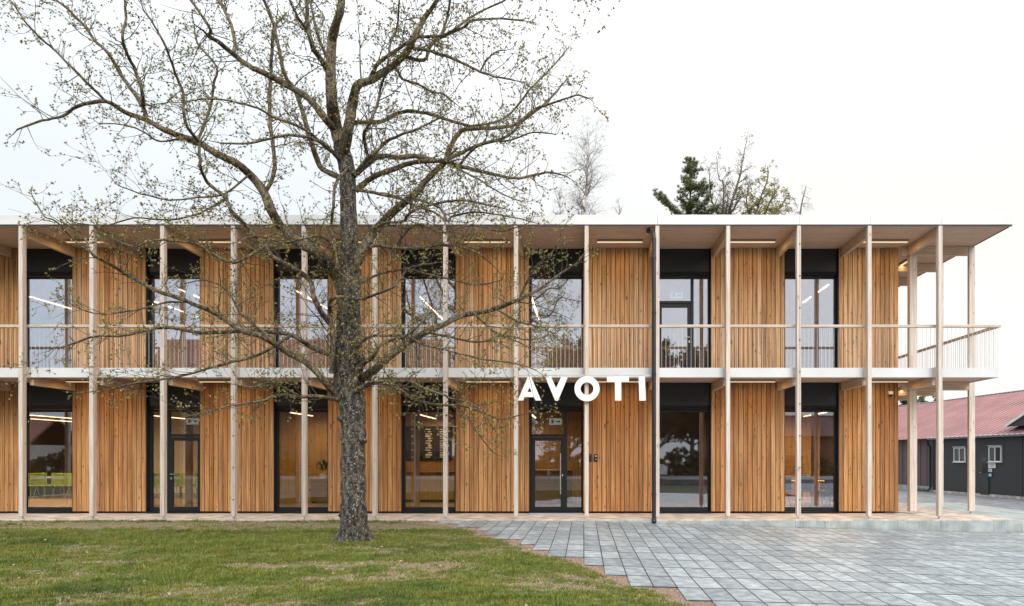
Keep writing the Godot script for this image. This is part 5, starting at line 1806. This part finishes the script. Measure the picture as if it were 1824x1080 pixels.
func make_far_trees() -> void:
	var Q := func(px: float, py: float, z: float) -> Vector3: return at_depth(px, py, z)
	# birch behind the middle of the roof
	var zb := -30.0
	var b: Vector3 = Q.call(1044, 0, zb)
	b.y = -0.45
	loose_tree("birch_tree", "tall thin bare birch behind the middle of the roof", "", b, [[[b, Q.call(1045, 560, zb), Q.call(1044, 380, zb), Q.call(1046, 300, zb), Q.call(1051, 228, zb)], 0.15, 0.012]], {"seed": 12, "gap": 0.17, "reach": 2.7, "along": 1.3, "lift": -0.02, "bend": 0.2, "thin": 0.0035, "twig": M.pale_twig, "step": 0.7, "leaf": 0.3, "from": 7.5, "bark": M.birch_bark, "kids": 5, "colors": [Vector3(0.16, 0.15, 0.06), Vector3(0.12, 0.10, 0.06)]})
	var b2: Vector3 = Q.call(1000, 0, -36)
	b2.y = -0.45
	loose_tree("birch_tree", "faint low birch crown just left of the tall birch", "", b2, [[[b2, Q.call(1001, 500, -36), Q.call(998, 372, -36), Q.call(996, 342, -36)], 0.16, 0.02]], {"seed": 13, "gap": 0.25, "reach": 1.6, "along": 1.4, "lift": 0.0, "thin": 0.004, "twig": M.pale_twig, "step": 0.6, "leaf": 0.35, "from": 9.0, "bark": M.birch_bark})
	var b3: Vector3 = Q.call(1103, 0, -36)
	b3.y = -0.45
	loose_tree("birch_tree", "small bush like birch top peeping over the roof right of the tall birch", "", b3, [[[b3, Q.call(1103, 500, -36), Q.call(1103, 365, -36)], 0.14, 0.02]], {"seed": 14, "gap": 0.25, "reach": 1.3, "along": 1.4, "thin": 0.004, "twig": M.pale_twig, "step": 0.3, "leaf": 0.4, "from": 10.5, "colors": [Vector3(0.22, 0.21, 0.05)]})
	# pine and the budding tree beside it
	var pz := -26.0
	var pb: Vector3 = Q.call(1229, 0, pz)
	pb.y = -0.45
	var top: Vector3 = Q.call(1232, 283, pz)
	pine("pine_tree", "dark green pine rising over the roof right of centre", "", pb, top.y + 0.45, 2.6, 21, 1.2)
	var dz := -27.0
	var db: Vector3 = Q.call(1300, 0, dz)
	db.y = -0.45
	loose_tree("budding_tree", "tall open tree with bare crooked stems right of the pine", "", db, [
		[[db, Q.call(1297, 440, dz), Q.call(1300, 375, dz), Q.call(1318, 315, dz), Q.call(1322, 290, dz), Q.call(1331, 245, dz)], 0.12, 0.014],
		[[db, Q.call(1290, 440, dz + 0.6), Q.call(1289, 370, dz + 0.6), Q.call(1288, 325, dz + 0.6), Q.call(1281, 318, dz + 0.6), Q.call(1276, 278, dz + 0.6)], 0.09, 0.012],
		[[Q.call(1296, 420, dz), Q.call(1276, 375, dz - 0.5), Q.call(1266, 350, dz - 0.5), Q.call(1263, 300, dz - 0.5)], 0.08, 0.015],
		[[Q.call(1299, 385, dz), Q.call(1318, 355, dz + 0.5), Q.call(1342, 340, dz + 0.5)], 0.07, 0.015]],
		{"seed": 22, "gap": 0.20, "reach": 1.35, "along": 0.9, "thin": 0.005, "step": 0.12, "leaf": 0.42, "from": 8.5, "kids": 4, "colors": [Vector3(0.20, 0.17, 0.06), Vector3(0.14, 0.11, 0.05)]})
	var wz := -28.5
	var wb: Vector3 = Q.call(1352, 0, wz)
	wb.y = -0.45
	loose_tree("willow_tree", "yellow green weeping tree at the right of the group behind the roof", "", wb, [
		[[wb, Q.call(1346, 430, wz), Q.call(1350, 370, wz), Q.call(1366, 325, wz), Q.call(1368, 296, wz)], 0.12, 0.02],
		[[Q.call(1347, 420, wz), Q.call(1372, 360, wz + 0.4), Q.call(1388, 330, wz + 0.4)], 0.09, 0.02],
		[[Q.call(1347, 420, wz), Q.call(1385, 375, wz - 0.5), Q.call(1402, 350, wz - 0.5)], 0.09, 0.02],
		[[Q.call(1347, 420, wz), Q.call(1330, 365, wz - 0.4), Q.call(1335, 325, wz - 0.4)], 0.08, 0.02]],
		{"seed": 23, "gap": 0.13, "reach": 1.25, "along": 0.6, "lift": -0.16, "thin": 0.006, "step": 0.05, "leaf": 0.5, "from": 8.5, "kids": 5, "colors": [Vector3(0.40, 0.38, 0.07), Vector3(0.28, 0.29, 0.06), Vector3(0.50, 0.45, 0.12)]})
	var fz := -40.0
	var fb: Vector3 = Q.call(1428, 0, fz)
	fb.y = -0.45
	loose_tree("weeping_birch", "small faint drooping tree top at the far right of the roof group", "", fb, [[[fb, Q.call(1424, 470, fz), Q.call(1426, 380, fz), Q.call(1436, 332, fz)], 0.14, 0.02]], {"seed": 24, "gap": 0.2, "reach": 1.5, "along": 0.3, "lift": -0.22, "thin": 0.004, "twig": M.pale_twig, "step": 0.25, "leaf": 0.4, "from": 10.5, "colors": [Vector3(0.28, 0.24, 0.12)]})
	# behind the barn
	var kz := -52.0
	var kb: Vector3 = Q.call(1641, 0, kz)
	kb.y = -0.45
	var kt: Vector3 = Q.call(1640, 703, kz)
	pine("spruce_tree", "small dark spruce top behind the red barn roof", "", kb, kt.y + 0.45, 1.6, 31)
	for q in [[1612, 711, 41, "dark green tree behind the left end of the barn roof"], [1664, 716, 42, "pale yellow green tree behind the barn roof, right of the spruce"]]:
		var z := -55.0
		var o: Vector3 = Q.call(q[0], 0, z)
		o.y = -0.45
		loose_tree("round_tree", q[3], "", o, [[[o, Q.call(q[0], 780, z), Q.call(q[0] + 2, q[1], z)], 0.18, 0.03]], {"seed": q[2], "gap": 0.12, "reach": 1.5, "step": 0.10, "leaf": 1.8, "from": 1.5, "thin": 0.012, "colors": [Vector3(0.07, 0.085, 0.03), Vector3(0.10, 0.10, 0.04)] if q[2] == 41 else [Vector3(0.28, 0.27, 0.10), Vector3(0.20, 0.2, 0.08)]})

# what the glass mirrors: a tiled house, a line of bare trees, a parked van
func make_behind() -> void:
	var hs := thing("red_roof_house", "large dark house with brown red roof across the street, mirrored in the left windows", "house", Vector3(-25.5, -0.4, 46.0))
	bx("wall", mat(lin(0.13, 0.09, 0.065), 0.85), hs, Vector3(0, 3.2, 0), Vector3(25, 6.4, 10), 0.0)
	var rf := MB.new()
	for s in [-1.0, 1.0]:
		rf.box(Vector3.ZERO, Vector3(26, 0.2, 8.6), 0.0, Transform3D(Basis(Vector3(1, 0, 0), s * 0.85), Vector3(0, 9.4, s * 2.8)))
	put(rf.mesh(), mat(lin(0.15, 0.065, 0.045), 0.8), "roof", hs)
	for s in [-1.0, 1.0]:
		var gb := MB.new()
		gb.extrude(PackedVector2Array([Vector2(-5.0, 6.4), Vector2(5.0, 6.4), Vector2(0, 12.2)]), -0.1, 0.1)
		var go := put(gb.mesh(), M.plaster, "gable", hs)
		go.transform = Transform3D(Basis(Vector3.UP, PI / 2), Vector3(s * 12.3, 0, 0))
	for k in 7:
		for j in 2:
			var w := bx("window", M.desk, hs, Vector3(-10.2 + k * 3.4, 1.8 + j * 2.7, -5.02), Vector3(1.2, 1.5, 0.08), 0.0)
			bx("pane", M.far_glass, w, Vector3(0, 0, -0.03), Vector3(1.04, 1.34, 0.04), 0.0)
	var h2 := thing("small_grey_house", "small pale grey house with red tiled roof at the far left across the street", "house", Vector3(-58.0, -0.4, 47.0))
	bx("wall", M.plaster, h2, Vector3(0, 1.5, 0), Vector3(17, 3.0, 8), 0.0)
	var rf2 := MB.new()
	for s in [-1.0, 1.0]:
		rf2.box(Vector3.ZERO, Vector3(18, 0.2, 5.4), 0.0, Transform3D(Basis(Vector3(1, 0, 0), s * 0.6), Vector3(0, 4.1, s * 2.1)))
	put(rf2.mesh(), mat(lin(0.26, 0.11, 0.08), 0.8), "roof", h2)
	for k in 4:
		bx("window", M.far_glass, h2, Vector3(-5.4 + k * 3.4, 1.6, -4.02), Vector3(1.2, 1.2, 0.06), 0.0)
	var barn2 := thing("brick_store", "long low red brown store house across the street, mirrored in the right windows", "building", Vector3(22.0, -0.4, 52.0))
	bx("wall", mat(lin(0.22, 0.10, 0.07), 0.85), barn2, Vector3(0, 2.0, 0), Vector3(20, 4.0, 8), 0.0)
	var r2 := MB.new()
	for s in [-1.0, 1.0]:
		r2.box(Vector3.ZERO, Vector3(21, 0.15, 5.0), 0.0, Transform3D(Basis(Vector3(1, 0, 0), s * 0.45), Vector3(0, 4.9, s * 2.1)))
	put(r2.mesh(), mat(lin(0.13, 0.06, 0.05), 0.8), "roof", barn2)
	var k := 0
	for q in [[-38.0, 58.0, 11.0], [-8.0, 50.0, 12.0], [-1.5, 44.0, 10.0], [6.0, 45.0, 10.5], [10.0, 47.0, 9.5], [33.0, 60.0, 12.0], [-12.0, 62.0, 14.0], [16.0, 62.0, 9.0]]:
		var o := Vector3(q[0], -0.45, q[1])
		var tip := Vector3(q[0] + 0.4, q[2], q[1])
		loose_tree("street_tree", "bare spreading tree across the street, number %s from the left end" % ["one", "three", "four", "five", "six", "eight", "two", "seven"][k], "bare trees across the street", o, [[[o, o.lerp(tip, 0.3), o.lerp(tip, 0.65), tip], 0.26, 0.04]], {"seed": 60 + k, "gap": 0.11, "reach": 4.2, "along": 0.7, "lift": 0.10, "thin": 0.016, "step": 0.5, "leaf": 2.4, "from": 2.2, "kids": 6, "colors": [Vector3(0.15, 0.10, 0.05), Vector3(0.11, 0.085, 0.04)]})
		k += 1
	var hw := []
	var ht := []
	var hr := RandomNumberGenerator.new()
	hr.seed = 8
	var hn := noise(44, 0.25, 3)
	for i in 9000:
		var x := hr.randf_range(-70, 45)
		var hh := 2.0 + 1.3 * hn.get_noise_1d(x)
		var o := Vector3(x, hr.randf() * hh - 0.4, 40.6 + hr.randf() * 1.2)
		hw.append(Transform3D(Basis.from_euler(Vector3(hr.randf() * 3, hr.randf() * 6, hr.randf() * 3)).scaled(Vector3.ONE * hr.randf_range(2.5, 5.5)), o))
		var q := Vector3(0.05, 0.06, 0.02).lerp(Vector3(0.12, 0.10, 0.05), hr.randf())
		ht.append(Color(q.x, q.y, q.z))
	many("hedge", self, sprig_mesh(5, 0.10, 0.03), M.leaf, hw, ht)
	# van by the kerb
	var v := thing("white_van", "white delivery van parked by the street, mirrored in the window right of the pipe", "van", Vector3(3.4, -0.08, 31.2))
	var body := MB.new()
	body.extrude(PackedVector2Array([Vector2(-2.4, 0.35), Vector2(2.45, 0.35), Vector2(2.5, 0.95), Vector2(1.75, 1.15), Vector2(1.15, 2.0), Vector2(0.8, 2.2), Vector2(-2.4, 2.2)]), -0.95, 0.95)
	put(body.mesh(), M.white, "body", v)
	for s in [-1.0, 1.0]:
		var w := MB.new()
		w.extrude(PackedVector2Array([Vector2(0.35, 1.2), Vector2(1.5, 1.2), Vector2(1.05, 1.9), Vector2(0.35, 1.9)]), 0, 0.02)
		put(w.mesh(), M.far_glass, "side_window", v, Vector3(0, 0, s * 0.96 - 0.01))
		for x in [-1.5, 1.6]:
			var ty := MB.new()
			ty.tube(PackedVector3Array([Vector3(x, 0.34, s * 0.72), Vector3(x, 0.34, s * 0.98)]), PackedFloat32Array([0.34, 0.34]), 20)
			var tyo := put(ty.mesh(), M.pipe, "wheel", v)
			var rm := MB.new()
			rm.tube(PackedVector3Array([Vector3(x, 0.34, s * 0.97), Vector3(x, 0.34, s * 0.99)]), PackedFloat32Array([0.2, 0.2]), 16)
			put(rm.mesh(), M.zinc, "rim", tyo)
